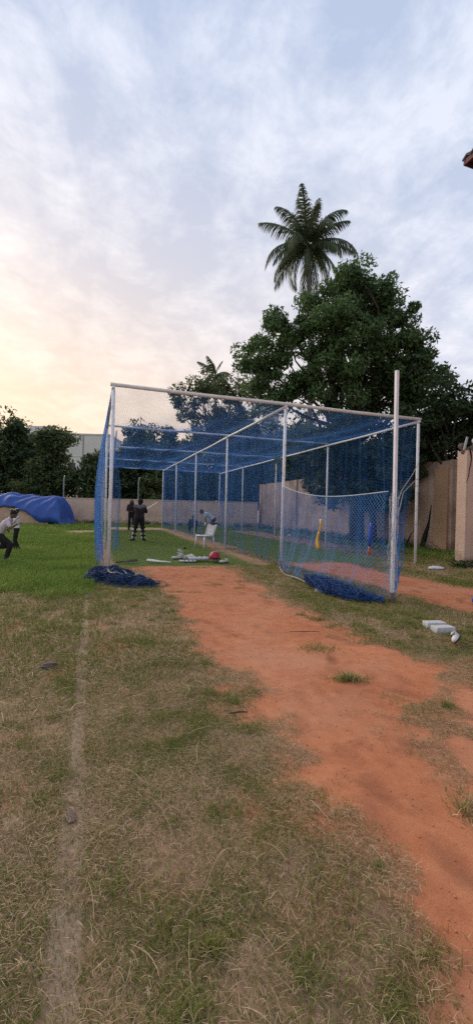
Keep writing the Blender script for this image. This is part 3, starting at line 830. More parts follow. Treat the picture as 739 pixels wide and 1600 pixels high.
# heap of folded net at the left post
nh = empty('net_heap', (.35, 7.9, 0), 0, 'heap of dark navy netting dumped at the front left post', 'net')
def heap_lines(n, k, seed):
    r_ = np.random.default_rng(seed); out = []
    cs = [(-.22, .30, .30), (.05, .05, .36), (.26, -.28, .30), (-.34, .02, .24), (.45, -.52, .22), (-.05, .45, .22), (.12, -.30, .28)]
    for q in range(n):
        cx_, cy_, R_ = cs[r_.integers(len(cs))]
        if q % 6 == 0: R_ = R_ * 1.5
        a = r_.uniform(0, 6.28) + np.linspace(0, r_.uniform(.8, 3.0), k) * r_.choice([-1, 1])
        r1 = R_ * r_.uniform(.15, 1.05) * (1 + .3 * np.sin(a * 2 + r_.uniform(0, 6)))
        el = r_.uniform(.5, 1.3)
        x = cx_ + r1 * np.cos(a) + .035 * np.sin(np.linspace(0, 16, k) + q); y = cy_ + r1 * el * np.sin(a) + .035 * np.cos(np.linspace(0, 13, k) + q)
        hh = np.zeros(k)
        for (ax_, ay_, aR) in cs: hh = np.maximum(hh, np.clip(1 - ((x - ax_) ** 2 + (y - ay_) ** 2) / aR ** 2, 0, 1) ** .5 * aR * .62)
        z = .012 + hh * r_.uniform(.35, 1.05) * (.6 + .7 * vnoise(x * 6 + 5, y * 6 + 9, 4)) + .02 * np.abs(np.sin(np.linspace(0, 12, k) + q)) * r_.uniform(0, 1)
        out.append(np.stack([x, y, z], -1))
    return np.array(out)
link('folded_net', thread_mesh('folded_net', heap_lines(620, 22, 3), .0055), M['net_dark'], nh)
b_ = MB()
b_.tube([(-.28 + .5 * t + .06 * sin(t * 9), .32 - .85 * t + .10 * sin(t * 7), .13 + .07 * sin(pi * t) + .015 * sin(t * 21)) for t in np.linspace(0, 1, 22)], .010, 6)
b_.build('edge_rope', M['rope'], nh, True)
b_ = MB(); b_.tube([(.02 + .38 * t, .10 - .35 * t + .12 * sin(t * 8), .15 + .05 * sin(pi * t * 2)) for t in np.linspace(0, 1, 16)], .009, 6); b_.build('edge_rope', M['rope_w'], nh, True)

# ------------------------------------------------------------------ walls
def wpt(f, r, z=0): return Vector((FW[0] * f + RT[0] * r, FW[1] * f + RT[1] * r, z))
bw = empty('boundary_wall', wpt(31.9, -12), 0, 'low buff plastered wall closing the far side of the ground', 'wall')
bw.rotation_euler = (0, 0, -YAW)
def wall_mesh(L, h, th, top_noise=.0, n=40, seed=0):
    b_ = MB(); V = []; F = []
    r_ = np.random.default_rng(seed)
    for k in range(n + 1):
        x = L * k / n; z = h + r_.normal(0, 1) * top_noise
        V += [(x, -th / 2, -.2), (x, -th / 2, z), (x, th / 2, z), (x, th / 2, -.2)]
    for k in range(n):
        o = k * 4
        F += [(o, o + 4, o + 5, o + 1), (o + 1, o + 5, o + 6, o + 2), (o + 2, o + 6, o + 7, o + 3)]
    F += [(0, 1, 2, 3), (n * 4 + 3, n * 4 + 2, n * 4 + 1, n * 4)]
    b_.add(V, F); return b_
BWL = 32.0
wm = wall_mesh(BWL, 1.88, .22, .006, 60, 1).build('wall_face', M['wall'], bw); wm.location = (-18.4, 0, 0)
b_ = MB(); b_.box((BWL / 2 - 18.4, 0, 1.92), (BWL, .27, .06)); b_.build('coping', M['wall'], bw)

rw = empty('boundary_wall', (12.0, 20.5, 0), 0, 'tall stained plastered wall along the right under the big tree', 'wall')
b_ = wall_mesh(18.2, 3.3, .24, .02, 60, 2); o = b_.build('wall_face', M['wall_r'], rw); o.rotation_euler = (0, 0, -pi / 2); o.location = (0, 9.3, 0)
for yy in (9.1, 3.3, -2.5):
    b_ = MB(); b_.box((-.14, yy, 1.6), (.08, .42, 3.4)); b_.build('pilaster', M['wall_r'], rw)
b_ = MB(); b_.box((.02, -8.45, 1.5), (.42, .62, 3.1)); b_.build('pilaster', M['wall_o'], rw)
# cracks and dark stain cut into the plaster
def crack(parent, pts, w_, nrm, m=M['crack'], name='crack'):
    b_ = MB(); b_.tube(pts, w_, 4); return b_.build(name, m, parent)
crack(rw, [(-.125, -6.6, 0.05), (-.125, -6.75, .25), (-.125, -6.9, .5), (-.125, -7.1, .75)], [.03, .035, .02, .01], 'x')
crack(rw, [(-.115, -7.55, 0.02), (-.115, -7.7, .5), (-.115, -7.85, 1.0), (-.115, -7.95, 1.7)], [.13, .12, .06, .02], 'x')

# cracked free standing pillar at the right edge
cp = empty('cracked_pillar', (9.33, 8.62, 0), radians(-8), 'pale cracked pillar with rubble on its broken top', 'pillar')
b_ = MB(); V = []; F = []
b_.box((0, 0, 1.5), (.36, .36, 3.1), bev=.012); b_.build('shaft', M['pillar'], cp)
crack(cp, [(-.10, -.182, 3.05), (-.055, -.182, 2.85), (-.075, -.182, 2.68), (-.11, -.182, 2.52), (-.12, -.182, 2.38), (-.178, -.182, 2.2)], [.028, .018, .015, .013, .011, .006], 'y')
b_ = MB()
for q in range(16):
    b_.ell((rng.uniform(-.22, .16), rng.uniform(-.2, .15), 3.02 + rng.uniform(0, .22)), (rng.uniform(.05, .12), rng.uniform(.05, .12), rng.uniform(.04, .09)), rotz(rng.uniform(0, 3)), 7, 5)
b_.build('rubble_top', M['rubble'], cp)
b_ = MB(); b_.box((-.20, -.14, 3.22), (.05, .03, .36), roty(.25)); b_.build('broken_batten', M['pad_grey'], cp)
b_ = MB(); b_.ell((.02, -.17, 3.30), (.06, .05, .07), None, 8, 6); b_.build('plastic_scrap', M['bag_w'], cp)
b_ = MB(); b_.ell((.13, -.17, 3.33), (.04, .03, .03), None, 8, 6); b_.build('red_scrap', M['redp'], cp)
# wall returning from pillar out of the frame
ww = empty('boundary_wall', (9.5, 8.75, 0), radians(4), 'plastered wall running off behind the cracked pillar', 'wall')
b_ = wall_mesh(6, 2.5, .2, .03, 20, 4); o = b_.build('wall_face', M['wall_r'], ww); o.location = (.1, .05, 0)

# ------------------------------------------------------------------ buildings
bl = empty('distant_block', wpt(75, -36), 0, 'pale flat-roofed block rising beyond the left trees', 'building'); bl.rotation_euler = (0, 0, -YAW)
b_ = MB(); b_.box((5.2, 4, 7.0), (15.6, 8, 14.0)); b_.build('wall', M['bldg'], bl)
b_ = MB(); b_.box((-.6, 4.6, 14.85), (4.2, 6, 1.75)); b_.build('stair_head', M['bldg'], bl)
b_ = MB(); b_.box((5.2, 4, 14.12), (15.8, 8.2, .26)); b_.build('parapet', M['bldg_w'], bl)
for xx in (.4, 4.4, 8.4, 12.0):
    b_ = MB(); b_.box((xx, -.03, 7), (.18, .08, 13.9)); b_.build('joint', M['bldg_line'], bl)
for zz in (10.2, 6.8):
    b_ = MB(); b_.box((5.2, -.03, zz), (15.5, .06, .14)); b_.build('band', M['bldg_w'], bl)
for xx in (-1., 2.4, 6.4, 10.2):
    for zz in (5, 8.3):
        f = MB(); f.box((xx, -.02, zz), (1.3, .1, 1.4)); f = f.build('window', M['glass'], bl)

bh = empty('house', wpt(42, 2.2), 0, 'pale house glimpsed through the blue roof net', 'building'); bh.rotation_euler = (0, 0, -YAW)
b_ = MB(); b_.box((2.8, 3, 4.6), (5.2, 6, 9.2)); b_.build('wall', M['bldg_p'], bh)
b_ = MB(); b_.box((.9, -.5, 7.9), (1.6, 1, 7.5)); b_.build('stair_tower', M['bldg_w'], bh)
for xx, zz in ((1.0, 7.2), (3.2, 7.2), (3.2, 4.2)):
    f = MB(); f.box((xx, -1.02 if xx < 2 else -.03, zz), (1.2, .1, .95)); fo = f.build('window', M['bldg_w'], bh)
    f = MB()
    for q in range(3): f.box((xx - .37 + .37 * q, -1.08 if xx < 2 else -.09, zz), (.26, .05, .7))
    f.build('pane', M['glass'], fo)
b_ = MB(); b_.box((2.8, 2.6, 9.3), (5.8, 6.8, .25)); b_.build('roof', M['bldg_w'], bh)

# eaves of the tall house on the right
ev = empty('tiled_house', (9.9, 2.0, 0), 0, 'dark tiled eaves of a tall house jutting in at the right', 'building')
b_ = MB(); b_.box((4.4, -1, 4.9), (8, 10, 9.8)); b_.build('wall', M['bldg_p'], ev)
def eave(x0, y1, z, depth, name, w_=11, l_=14):
    # sloping tiled sheet with a corner at (x0,y1); corrugated lower edge
    b_ = MB(); nn = 60; V = []; F = []
    import itertools
    # hip slopes
    ridge = .42
    cor = [(x0, y1), (x0 + w_, y1), (x0 + w_, y1 - l_), (x0, y1 - l_)]
    cx_, cy_ = x0 + w_ / 2, y1 - l_ / 2
    for k in range(4):
        a = Vector((*cor[k], z)); b2 = Vector((*cor[(k + 1) % 4], z)); c2 = Vector((cx_, cy_, z + ridge * w_ / 2 * .6))
        for q in range(nn):
            t0, t1 = q / nn, (q + 1) / nn; tm = (t0 + t1) / 2
            p0 = a.lerp(b2, t0); p1 = a.lerp(b2, t1); pm = a.lerp(b2, tm) + Vector((0, 0, .07))
            q0 = p0.lerp(c2, .8); q1 = p1.lerp(c2, .8); qm = pm.lerp(c2, .8)
            d = Vector((0, 0, -.05))
            b_.add([p0, pm, p1, q1, qm, q0], [(0, 1, 4, 5), (1, 2, 3, 4)])
            b_.add([p0 + d, pm + d, p1 + d, q1 + d, qm + d, q0 + d], [(5, 4, 1, 0), (4, 3, 2, 1)])
            b_.add([p0, pm, p1, p1 + d, pm + d, p0 + d], [(0, 5, 4, 1), (1, 4, 3, 2)])
    return b_.build(name, M['tile'], ev)
eave(8.29 - 9.9, 8.08 - 2, 10.03, .8, 'roof')
eave(8.62 - 9.9, 8.02 - 2, 9.62, .8, 'lower_roof', 10.4, 13.4)
for x0, y1, z, w_, l_ in ((8.31, 8.06, 9.94, 10.9, 13.9), (8.64, 8.0, 9.54, 10.3, 13.3)):
    b_ = MB()
    b_.box((x0 - 9.9 + w_ / 2, y1 - 2 - .03, z), (w_, .05, .13)); b_.box((x0 - 9.9 + .03, y1 - 2 - l_ / 2 - .03, z), (.05, l_ - .06, .13))
    b_.box((x0 - 9.9 + w_ / 2, y1 - 2 - l_ / 2, z + .03), (w_ - .2, l_ - .2, .05))
    b_.build('fascia', M['fascia'], ev)

# bracket posts on the back wall
for px_, lab in ((-13.19, 'slim white fence post rising above wall behind the blue tarpaulin'), (-7.5, 'slim pale fence post on back wall behind the dark batsman')):
    p = wpt(32.0, px_); e = empty('fence_post', p, -YAW, lab, 'fence post')
    b_ = MB(); b_.tube([(0, 0, 1.5), (0, 0, 3.3), (.02, -.02, 3.4), (.10, -.1, 3.62)], .045, 8); b_.build('shaft', M['galv'], e, True)
    b_ = MB(); b_.box((0, 0, 1.97), (.16, .16, .03)); b_.build('base_plate', M['galv'], e)

# ------------------------------------------------------------------ sand heap and tarpaulin
TF = 29.4
sh = empty('sand_heap', wpt(TF, -15.8), -YAW, 'sand coloured earth mound under the blue tarpaulin', 'mound')
# heap profile in local coords: x along wall, y depth (toward the wall +), height h(x,y)
def heap_h(x, y):
    prof = np.interp(x, [-6.5, -4, -1.6, -.8, .35, .95, 2.2, 3.55, 3.95, 4.15], [.6, 1.6, 1.9, 1.95, 2.08, 1.88, 1.86, 1.86, 1.2, .0])
    dep = np.clip(1 - (np.abs(y) / 1.55) ** 2.2, 0, 1)
    return prof * dep ** .55
xs = np.linspace(-6.5, 3.3, 75); ys = np.linspace(-1.55, 1.55, 41)
XX, YY = np.meshgrid(xs, ys)
nz = (fbm(XX + 30, YY + 30, .8, 5) - .5)
ZZ = np.maximum(heap_h(XX, YY) * .93 + nz * .16 - .08, -.05)
ii = np.arange(40)[:, None] * 75 + np.arange(74)[None]
Q = np.stack([ii, ii + 1, ii + 76, ii + 75], -1).reshape(-1, 4)
link('heap', quads_mesh('heap', np.stack([XX, YY, ZZ], -1).reshape(-1, 3), Q), M['sand'], sh, True)
tpn = empty('tarpaulin', wpt(TF, -15.8), -YAW, 'bright blue tarpaulin draped over the mound by the back wall', 'tarpaulin')
# the sheet: its front edge is high on the left and drops to the ground on the right
us = np.linspace(-6.5, 4.24, 130); vs = np.linspace(0, 1, 44)
UU, VV = np.meshgrid(us, vs)
edge_h = np.interp(us, [-6.5, -3.2, -2.1, -.8, .1, .9, 1.7, 2.7, 4.5], [.95, .95, .95, 1.0, 1.12, 1.0, .75, .02, .02])
# y from back 1.6 to the front where the heap is edge_h high
yy_f = np.array([max([yy for yy in np.linspace(.0, 1.7, 200) if heap_h(np.array(u), np.array(-yy)) >= e] or [1.62]) for u, e in zip(us, edge_h)])
YY = 1.62 - VV * (1.62 + yy_f[None, :])
hh = heap_h(UU, YY)
fold = .03 * np.sin(UU * 4.2 + 2.2 * YY + 3 * fbm(UU + 9, YY + 9, 1.2, 9)) + .09 * (fbm(UU + 50, YY + 50, .7, 15) - .5) + .045 * np.sin((UU * .8 - YY) * 9 + 5 * fbm(UU, YY + 4, .9, 2))
fold = fold + .16 * np.abs(fbm(UU * .8 + YY * .5 + 70, YY - UU * .3 + 70, .9, 33, 3) - .5) - .02
ZZ = hh + .07 + fold * sm(-.05, .5, hh) + .02
YY = YY - .05 - fold * .5
UX = UU + .06 * np.sin(YY * 3)
ii = np.arange(43)[:, None] * 130 + np.arange(129)[None]
Q = np.stack([ii, ii + 1, ii + 131, ii + 130], -1).reshape(-1, 4)
to = link('sheet', quads_mesh('sheet', np.stack([UX, YY, ZZ], -1).reshape(-1, 3), Q), M['tarp'], tpn, True)
md = to.modifiers.new('thick', 'SOLIDIFY'); md.thickness = .02; md.offset = 1

# ------------------------------------------------------------------ trees
def leaf_cloud(C, R, n_per, size, flat=.55, seed=0, squash=.8, shape=(1, .42)):
    r_ = np.random.default_rng(seed)
    n = len(C) * n_per
    ci = np.repeat(np.arange(len(C)), n_per)
    d = r_.normal(0, 1, (n, 3)); d /= np.linalg.norm(d, axis=1, keepdims=True)
    rad = r_.uniform(.25, 1, n) ** .6 * R[ci]
    d[:, 2] *= squash
    P_ = C[ci] + d * rad[:, None]
    nrm = d * .5 + r_.normal(0, .55, (n, 3)) + np.array([0, 0, .55]); nrm /= np.linalg.norm(nrm, axis=1, keepdims=True)
    ax = np.cross(nrm, r_.normal(0, 1, (n, 3))); ax /= np.linalg.norm(ax, axis=1, keepdims=True)
    ax[:, 2] -= .25; ax /= np.linalg.norm(ax, axis=1, keepdims=True)
    bx = np.cross(nrm, ax)
    s = size * r_.uniform(.6, 1.4, n)[:, None]
    a, b_ = shape
    Vv = np.stack([P_ - ax * s * .5 * a, P_ + bx * s * .5 * b_ - nrm * s * .06, P_ + ax * s * .5 * a - nrm * s * .1, P_ - bx * s * .5 * b_ - nrm * s * .06], 1).reshape(-1, 3)
    Q_ = np.arange(n * 4).reshape(-1, 4)
    clump = r_.uniform(0, 1, len(C))
    tint = np.clip(.25 + .35 * clump[ci] + r_.normal(0, .16, n), 0, 1)
    return Vv, Q_, np.repeat(tint, 4)

def limb(b_, p0, p1, r0, r1, wob=.1, n=7, seed=0):
    r_ = np.random.default_rng(seed)
    p0 = np.array(p0, float); p1 = np.array(p1, float); L = np.linalg.norm(p1 - p0)
    k1 = r_.normal(0, wob * L, 3); k2 = r_.normal(0, wob * L * .5, 3)
    pts = []
    for t in np.linspace(0, 1, n):
        pts.append(tuple(p0 * (1 - t) + p1 * t + k1 * sin(pi * t) + k2 * sin(2 * pi * t) + np.array([0, 0, .12 * L * sin(pi * t) * .6])))
    b_.tube(pts, [r0 + (r1 - r0) * t ** .7 for t in np.linspace(0, 1, n)], 7)

def tree(name, base, blobs, n_cl, n_per, leaf, cr, mleaf, label, trunk_r=.2, fork=None, group=None, seed=0, shell=.55, extra=None, limbs=22, cat='tree', squash=.8, bark='bark'):
    r_ = np.random.default_rng(seed)
    base = np.array(base, float)
    vol = np.array([np.prod(bl[1]) ** .8 for bl in blobs]); vol /= vol.sum()
    C = []
    for (c_, rr), f in zip(blobs, vol):
        k = max(2, int(n_cl * f))
        d = r_.normal(0, 1, (k, 3)); d /= np.linalg.norm(d, axis=1, keepdims=True)
        q = r_.uniform(shell, 1.16, k)[:, None] ** .8
        C.append(np.array(c_) + d * q * np.array(rr))
    C = np.concatenate(C)
    if extra is not None: C = np.concatenate([C, np.array(extra, float)])
    C[:, 2] = np.maximum(C[:, 2], base[2] + cr * .6)
    R = cr * r_.uniform(.55, 1.25, len(C))
    t = empty(name, base, 0, label, cat, group)
    Vv, Q_, tint = leaf_cloud(C, R, n_per, leaf, seed=seed + 1, squash=squash)
    link('crown', quads_mesh('crown', Vv - base, Q_, tint), mleaf, t)
    b_ = MB()
    allc = C.mean(0)
    fk = np.array(fork if fork is not None else (base[0] * .6 + allc[0] * .4, base[1] * .6 + allc[1] * .4, base[2] + (allc[2] - base[2]) * .45)) - base
    b_.tube([(0, 0, -.2), (fk[0] * .25 + .06, fk[1] * .25, fk[2] * .35), (fk[0] * .6 - .05, fk[1] * .6, fk[2] * .7), tuple(fk)], [trunk_r * 1.35, trunk_r * 1.05, trunk_r * .92, trunk_r * .8], 10)
    idx = r_.permutation(len(C))[:limbs]
    for q, k in enumerate(idx):
        st = fk * (1 - .12 * r_.uniform(0, 1))
        limb(b_, st, C[k] - base, trunk_r * r_.uniform(.28, .55), trunk_r * .06, .09, 7, seed * 100 + q)
    b_.build('trunk', M[bark], t, True)
    return t

# big tree over the right wall
blobs = [((9.76, 15.29, 8.86), (2.3, 2.07, 2.3)), ((10.23, 15.13, 10.43), (1.35, 1.215, 1.2)), ((7.39, 16.51, 8.64), (1.3, 1.17, 1.1)), ((6.41, 16.83, 8.26), (.65, .8, .7)),
         ((7.17, 16.58, 6.77), (1.6, 1.44, 1.1)), ((11.73, 14.62, 9.05), (1.2, 1.08, 1.3)), ((12.58, 14.34, 7.87), (.9, .81, .9)), ((12.35, 14.42, 6.66), (1.3, 1.17, 1.2)),
         ((9.81, 15.27, 6.59), (2.1, 1.89, 1.1)), ((8.71, 16.06, 10.04), (.8, .8, .7)), ((9.45, 15.39, 10.86), (.8, .8, .6)), ((12.75, 14.25, 7.3), (1.35, 1.1, 1.3)), ((11.3, 14.7, 9.9), (.9, .9, .7))]
tree('spreading_tree', (11.05, 16.0, 0), blobs, 310, 190, .19, .50, M['leaf_big'], 'large dark green tree spreading over the right wall', .27, fork=(10.6, 15.8, 4.6), seed=5, limbs=50, shell=.3, extra=[(10.35, 15.09, 11.75), (5.85, 17.0, 8.11), (7.2, 16.5, 9.55), (6.1, 17., 7.5)])
# low drooping boughs of a second tree in front of the wall
blobs = [((9.6, 14.6, 4.2), (1.5, 1.3, 1.0)), ((8.9, 16.5, 4.0), (1.0, 1.6, .9)), ((10.9, 14.2, 3.6), (.9, 1.2, 1.0)), ((10.0, 17.8, 3.6), (1.2, 2.0, .9)), ((10.2, 14.4, 2.7), (1.2, 1.0, .8)), ((10.9, 15.6, 2.9), (.7, 1.2, .8)), ((9.4, 15.4, 3.2), (.9, 1.0, .7)), ((10.5, 13.4, 2.4), (.9, .8, .7)), ((10.8, 14.8, 2.1), (.8, .9, .6)), ((10.7, 17.0, 2.3), (.7, 1.3, .7)), ((11.0, 13.2, 1.7), (.6, .8, .6)), ((10.9, 19.5, 2.9), (.6, 1.3, .7))]
tree('drooping_tree', (11.2, 15.0, 0), blobs, 185, 130, .20, .44, M['leaf_hang'], 'low tree with drooping pale green leaves behind the right net', .13, fork=(10.7, 15.1, 3.2), seed=9, limbs=22, shell=.3)
# right edge tree
blobs = [((12.4, 12.0, 5.2), (1.5, 1.4, 1.1)), ((13.6, 11.4, 5.2), (1.4, 1.4, 1.25)), ((11.3, 12.9, 4.5), (1.1, 1.1, 1.0)), ((12.9, 12.4, 4.0), (1.6, 1.2, .9)), ((11.6, 13.2, 3.5), (.8, .9, .6))]
tree('dark_tree', (13.1, 12.3, 0), blobs, 130, 170, .18, .44, M['leaf_dark'], 'dark bushy tree over the wall beside the cracked pillar', .18, seed=13, limbs=24, shell=.3)
# dark growth behind right wall filling under the crowns
blobs = [((13.0, 16.5, 4.4), (1.3, 3.4, 1.5)), ((13.2, 21.0, 4.8), (1.4, 3.4, 2.0)), ((13.2, 25.5, 4.8), (1.5, 3.0, 1.9))]
tree('hedge_tree', (13.4, 19.5, 0), blobs, 150, 120, .24, .62, M['leaf_dark'], 'dark tree mass behind the tall right wall', .16, seed=17, limbs=14, shell=.2)

def far_tree(px_c, py_top, depth, wpx, base_py, label, mleaf, seed, leaf=.36, n_cl=150, n_per=120, cr=1.0, dx=0, low=None, group='trees beyond the back wall'):
    # size in metres from the depth
    k = depth / FP
    hor = 796.3 + .0249 * (px_c - 369.5)
    c0 = wpt(depth, (px_c - 369.5) * k * 1.0)
    top = H_CAM + (hor - py_top) * k
    wdt = wpx * k / 2
    bot = .9 if low is None else low
    r_ = np.random.default_rng(seed)
    mid = (top + bot) / 2
    blobs = []
    a = Vector((RT[0], RT[1], 0))
    nb = 6
    for q in range(nb):
        u = r_.uniform(-.62, .62); hgt = bot + (top - bot) * r_.uniform(.25, .8) * (1 - .25 * abs(u))
        p = c0 + a * u * wdt; rr = wdt * r_.uniform(.36, .55)
        hz = min(rr * 1.05, (top - bot) * .33)
        zc = min(hgt, top - hz)
        blobs.append(((p.x, p.y + r_.uniform(-.5, .5), zc), (rr, rr, hz)))
    blobs.append(((c0.x, c0.y, top - (top - bot) * .28), (wdt * .5, wdt * .5, (top - bot) * .28)))
    blobs.append(((c0.x, c0.y, bot + (top - bot) * .30), (wdt * .95, wdt * .7, (top - bot) * .30)))
    return tree('leafy_tree', (c0.x, c0.y, 0), blobs, n_cl, n_per, leaf, cr, mleaf, label, .2, seed=seed, group=group, limbs=26, shell=.1)
far_tree(12, 648, 38, 95, 780, 'darkest rounded tree at the left edge beyond the wall', M['leaf_dark'], 21)
far_tree(86, 664, 36.5, 92, 780, 'olive green round tree behind the blue tarpaulin', M['leaf_olive'], 22, n_cl=110)
far_tree(142, 697, 36, 56, 780, 'small green tree beside the left side net', M['leaf_far'], 23, n_cl=60)
far_tree(160, 712, 38, 60, 780, 'green tree below the pale block beside the left corner post', M['leaf_far'], 41)
far_tree(52, 684, 39, 60, 780, 'dim tree between the two large trees on the left', M['leaf_far'], 42)
far_tree(30, 752, 34, 90, 780, 'low pale shrubs just over the wall behind the tarpaulin', M['leaf_olive'], 24, n_cl=30, cr=.5, leaf=.26)
far_tree(208, 655, 40, 66, 780, 'tree showing over the left bay behind the two batsmen', M['leaf_far'], 25)
far_tree(236, 742, 35, 56, 780, 'low bright shrub tree behind the dark batsman', M['leaf_olive'], 31, n_cl=50, cr=.6)
far_tree(188, 690, 37, 60, 780, 'shadowy tree behind the left bay beside the corner post', M['leaf_dark'], 32, n_cl=70)
far_tree(262, 668, 38, 70, 780, 'tree behind the middle of the left bay roof', M['leaf_dark'], 26)
far_tree(345, 640, 40, 120, 780, 'wide dark tree beyond the divider net', M['leaf_dark'], 27, n_cl=150)
far_tree(415, 660, 37, 90, 780, 'dark tree beside the pale house behind the nets', M['leaf_dark'], 28, n_cl=120, low=.9)
far_tree(300, 705, 36, 90, 780, 'thick low tree behind the divider posts', M['leaf_dark'], 33, n_cl=100)
far_tree(300, 668, 42, 80, 780, 'tree filling the gap between the airy tree and the left bay', M['leaf_far'], 34)
far_tree(232, 672, 43, 60, 780, 'distant tree between the two fence posts behind the nets', M['leaf_far'], 36)
far_tree(385, 628, 43, 90, 780, 'tall tree between the airy tree and the spreading tree', M['leaf_far'], 35, n_cl=170)
far_tree(470, 640, 34, 90, 780, 'tree behind the right wall below the coconut palm', M['leaf_dark'], 37, n_cl=150)
# airy spreading tree in front of the small palm
k = 38 / FP
mc = wpt(38, (335 - 369.5) * k)
blobs = [((mc.x - .4, mc.y, 12.2), (2.6, 2.0, 1.3)), ((mc.x - 2.4, mc.y + .6, 11.4), (1.8, 1.5, .9)), ((mc.x + 1.9, mc.y - .6, 11.6), (2.0, 1.8, 1.5)), ((mc.x - 3.2, mc.y + 1, 10.0), (1.3, 1.2, .6)), ((mc.x - .6, mc.y, 9.6), (2.0, 1.6, .8)), ((mc.x + 1.8, mc.y - .5, 8.6), (1.8, 1.5, 1.4))]
tree('airy_tree', (mc.x + 1.2, mc.y, 0), blobs, 95, 95, .30, .72, M['leaf_olive'], 'airy spreading tree with gaps of sky above the roof net', .22, fork=(mc.x + .7, mc.y, 7.4), seed=29, limbs=60, shell=.35)

def palm(name, base, top, fl, nf, label, seed=0, leaflets=46, wk=1.):
    r_ = np.random.default_rng(seed)
    t = empty(name, base, 0, label, 'palm tree')
    top = np.array(top, float) - np.array(base, float)
    b_ = MB(); n = 16
    pts = [(top[0] * s ** 1.4 + .25 * sin(s * 3), top[1] * s, -.2 + top[2] * s) for s in np.linspace(0, 1, n)]
    tipx = pts[-1]
    b_.tube(pts, [.20 - .06 * s + (.015 if q % 2 else 0) for q, s in enumerate(np.linspace(0, 1, n))], 9)
    b_.build('trunk', M['palm_bark'], t, True)
    b_ = MB()
    for q in range(9):
        a = r_.uniform(0, 6.28); b_.ell((tipx[0] + .28 * cos(a), tipx[1] + .28 * sin(a), tipx[2] - .15 - r_.uniform(0, .35)), (.13, .13, .16), None, 8, 6)
    b_.build('coconuts', M['leaf_far'], t, True)
    for q in range(nf):
        az = 2 * pi * q * .382 + r_.normal(0, .3)
        lvl = (q + .5) / nf          # 0 = top, 1 = lowest
        el0 = radians(88 - 128 * lvl ** .85 + r_.normal(0, 7))
        droop = radians(42 + 56 * r_.uniform(0, 1) + 20 * lvl) * (.35 if lvl < .06 else 1)
        L = fl * r_.uniform(.78, 1.12) * (.86 if lvl < .12 else 1)
        S = 18; p = np.array(tipx, float) + np.array([0, 0, .05]); P_ = [p.copy()]; Dv = []
        for s in range(S):
            e = el0 - droop * (s / S) ** 1.3
            d = np.array([cos(az) * cos(e), sin(az) * cos(e), sin(e)]); p = p + d * L / S; P_.append(p.copy()); Dv.append(d)
        P_ = np.array(P_); Dv = np.array(Dv + [Dv[-1]])
        Vv = []; Fq = []; tint = []
        bt = MB(); bt.tube([tuple(v) for v in P_[::2]], [.035 * (1 - .8 * s) for s in np.linspace(0, 1, len(P_[::2]))], 5)
        Vv = [tuple(v) for v in bt.V]; Fq = [tuple(f) for f in bt.F]; tint = [.5] * len(Vv)
        side = np.array([-sin(az), cos(az), 0])
        for k2 in range(leaflets):
            s = .10 + .90 * k2 / (leaflets - 1)
            f = s * S; i0 = min(int(f), S - 1); c_ = P_[i0] + (P_[i0 + 1] - P_[i0]) * (f - i0); d = Dv[i0]
            up = np.cross(side, d) * -1
            if up[2] < 0: up = -up
            ll = L * .285 * (sin(pi * min(1, .12 + s * .84)) ** .6) * r_.uniform(.85, 1.1)
            for sg in (-1, 1):
                dirv = side * sg * .62 + d * (.45 + .5 * s) + np.array([0, 0, -.55 - r_.uniform(0, .45)]) * (1 - max(0, d[2]) * .7) + r_.normal(0, .08, 3)
                dirv /= np.linalg.norm(dirv)
                dn = dirv + np.array([0, 0, -.95]); dn /= np.linalg.norm(dn)
                wv = d * .022 * wk * (fl / 3.4)
                m1 = c_ + dirv * ll * .5; m2 = m1 + dn * ll * .5
                o = len(Vv)
                Vv += [tuple(c_ - wv), tuple(c_ + wv), tuple(m1 + wv * .9), tuple(m1 - wv * .9), tuple(m2)]
                Fq += [(o, o + 1, o + 2, o + 3), (o + 3, o + 2, o + 4)]
                tn = np.clip(r_.normal(.5 - .2 * lvl, .2), 0, 1); tint += [tn] * 5
        me = bpy.data.meshes.new('frond'); me.from_pydata(Vv, [], Fq); me.update()
        a_ = me.attributes.new('tint', 'FLOAT', 'POINT'); a_.data.foreach_set('value', np.array(tint, np.float32))
        link('frond', me, M['palm_leaf'], t)
    return t
palm('coconut_palm', (14.3, 26.9, 0), (13.87, 26.99, 20.45), 3.9, 34, 'tall coconut palm towering above the big tree', 3, 78, 1.2)
palm('coconut_palm', (16.4, 59.9, 0), (16.24, 59.95, 21.2), 3.4, 14, 'small far palm crown peeping over the airy tree', 8, 40, 2.6)

# weeds along the wall foot
def weeds(n, fn, seed, label, size=.12, h=.3, m='weed'):
    r_ = np.random.default_rng(seed)
    C = np.array([fn(r_) for q in range(n)]); R = h * r_.uniform(.4, 1.1, n)
    C[:, 2] = R * .6
    Vv, Q_, ti = leaf_cloud(C, R, 40, size, seed=seed)
    Vv[:, 2] = np.maximum(Vv[:, 2], .0)
    return tag(link('weeds', quads_mesh('weeds', Vv, Q_, ti), M[m]), label, 'weeds', kind='stuff')
weeds(60, lambda r_: tuple(wpt(31.6 - r_.uniform(0, .6), r_.uniform(-18, 1.5))), 3, 'low weeds along the foot of the back wall', .14, .3)
weeds(60, lambda r_: (11.7 - r_.uniform(0, .9), r_.uniform(11, 28), 0), 4, 'dark weeds along the foot of the right wall', .13, .3, 'leaf_far')
weeds(16, lambda r_: (9.3 + r_.uniform(-.5, .6), 8.35 + r_.uniform(-.15, .1), 0), 6, 'green weeds round the foot of the cracked pillar', .09, .16)
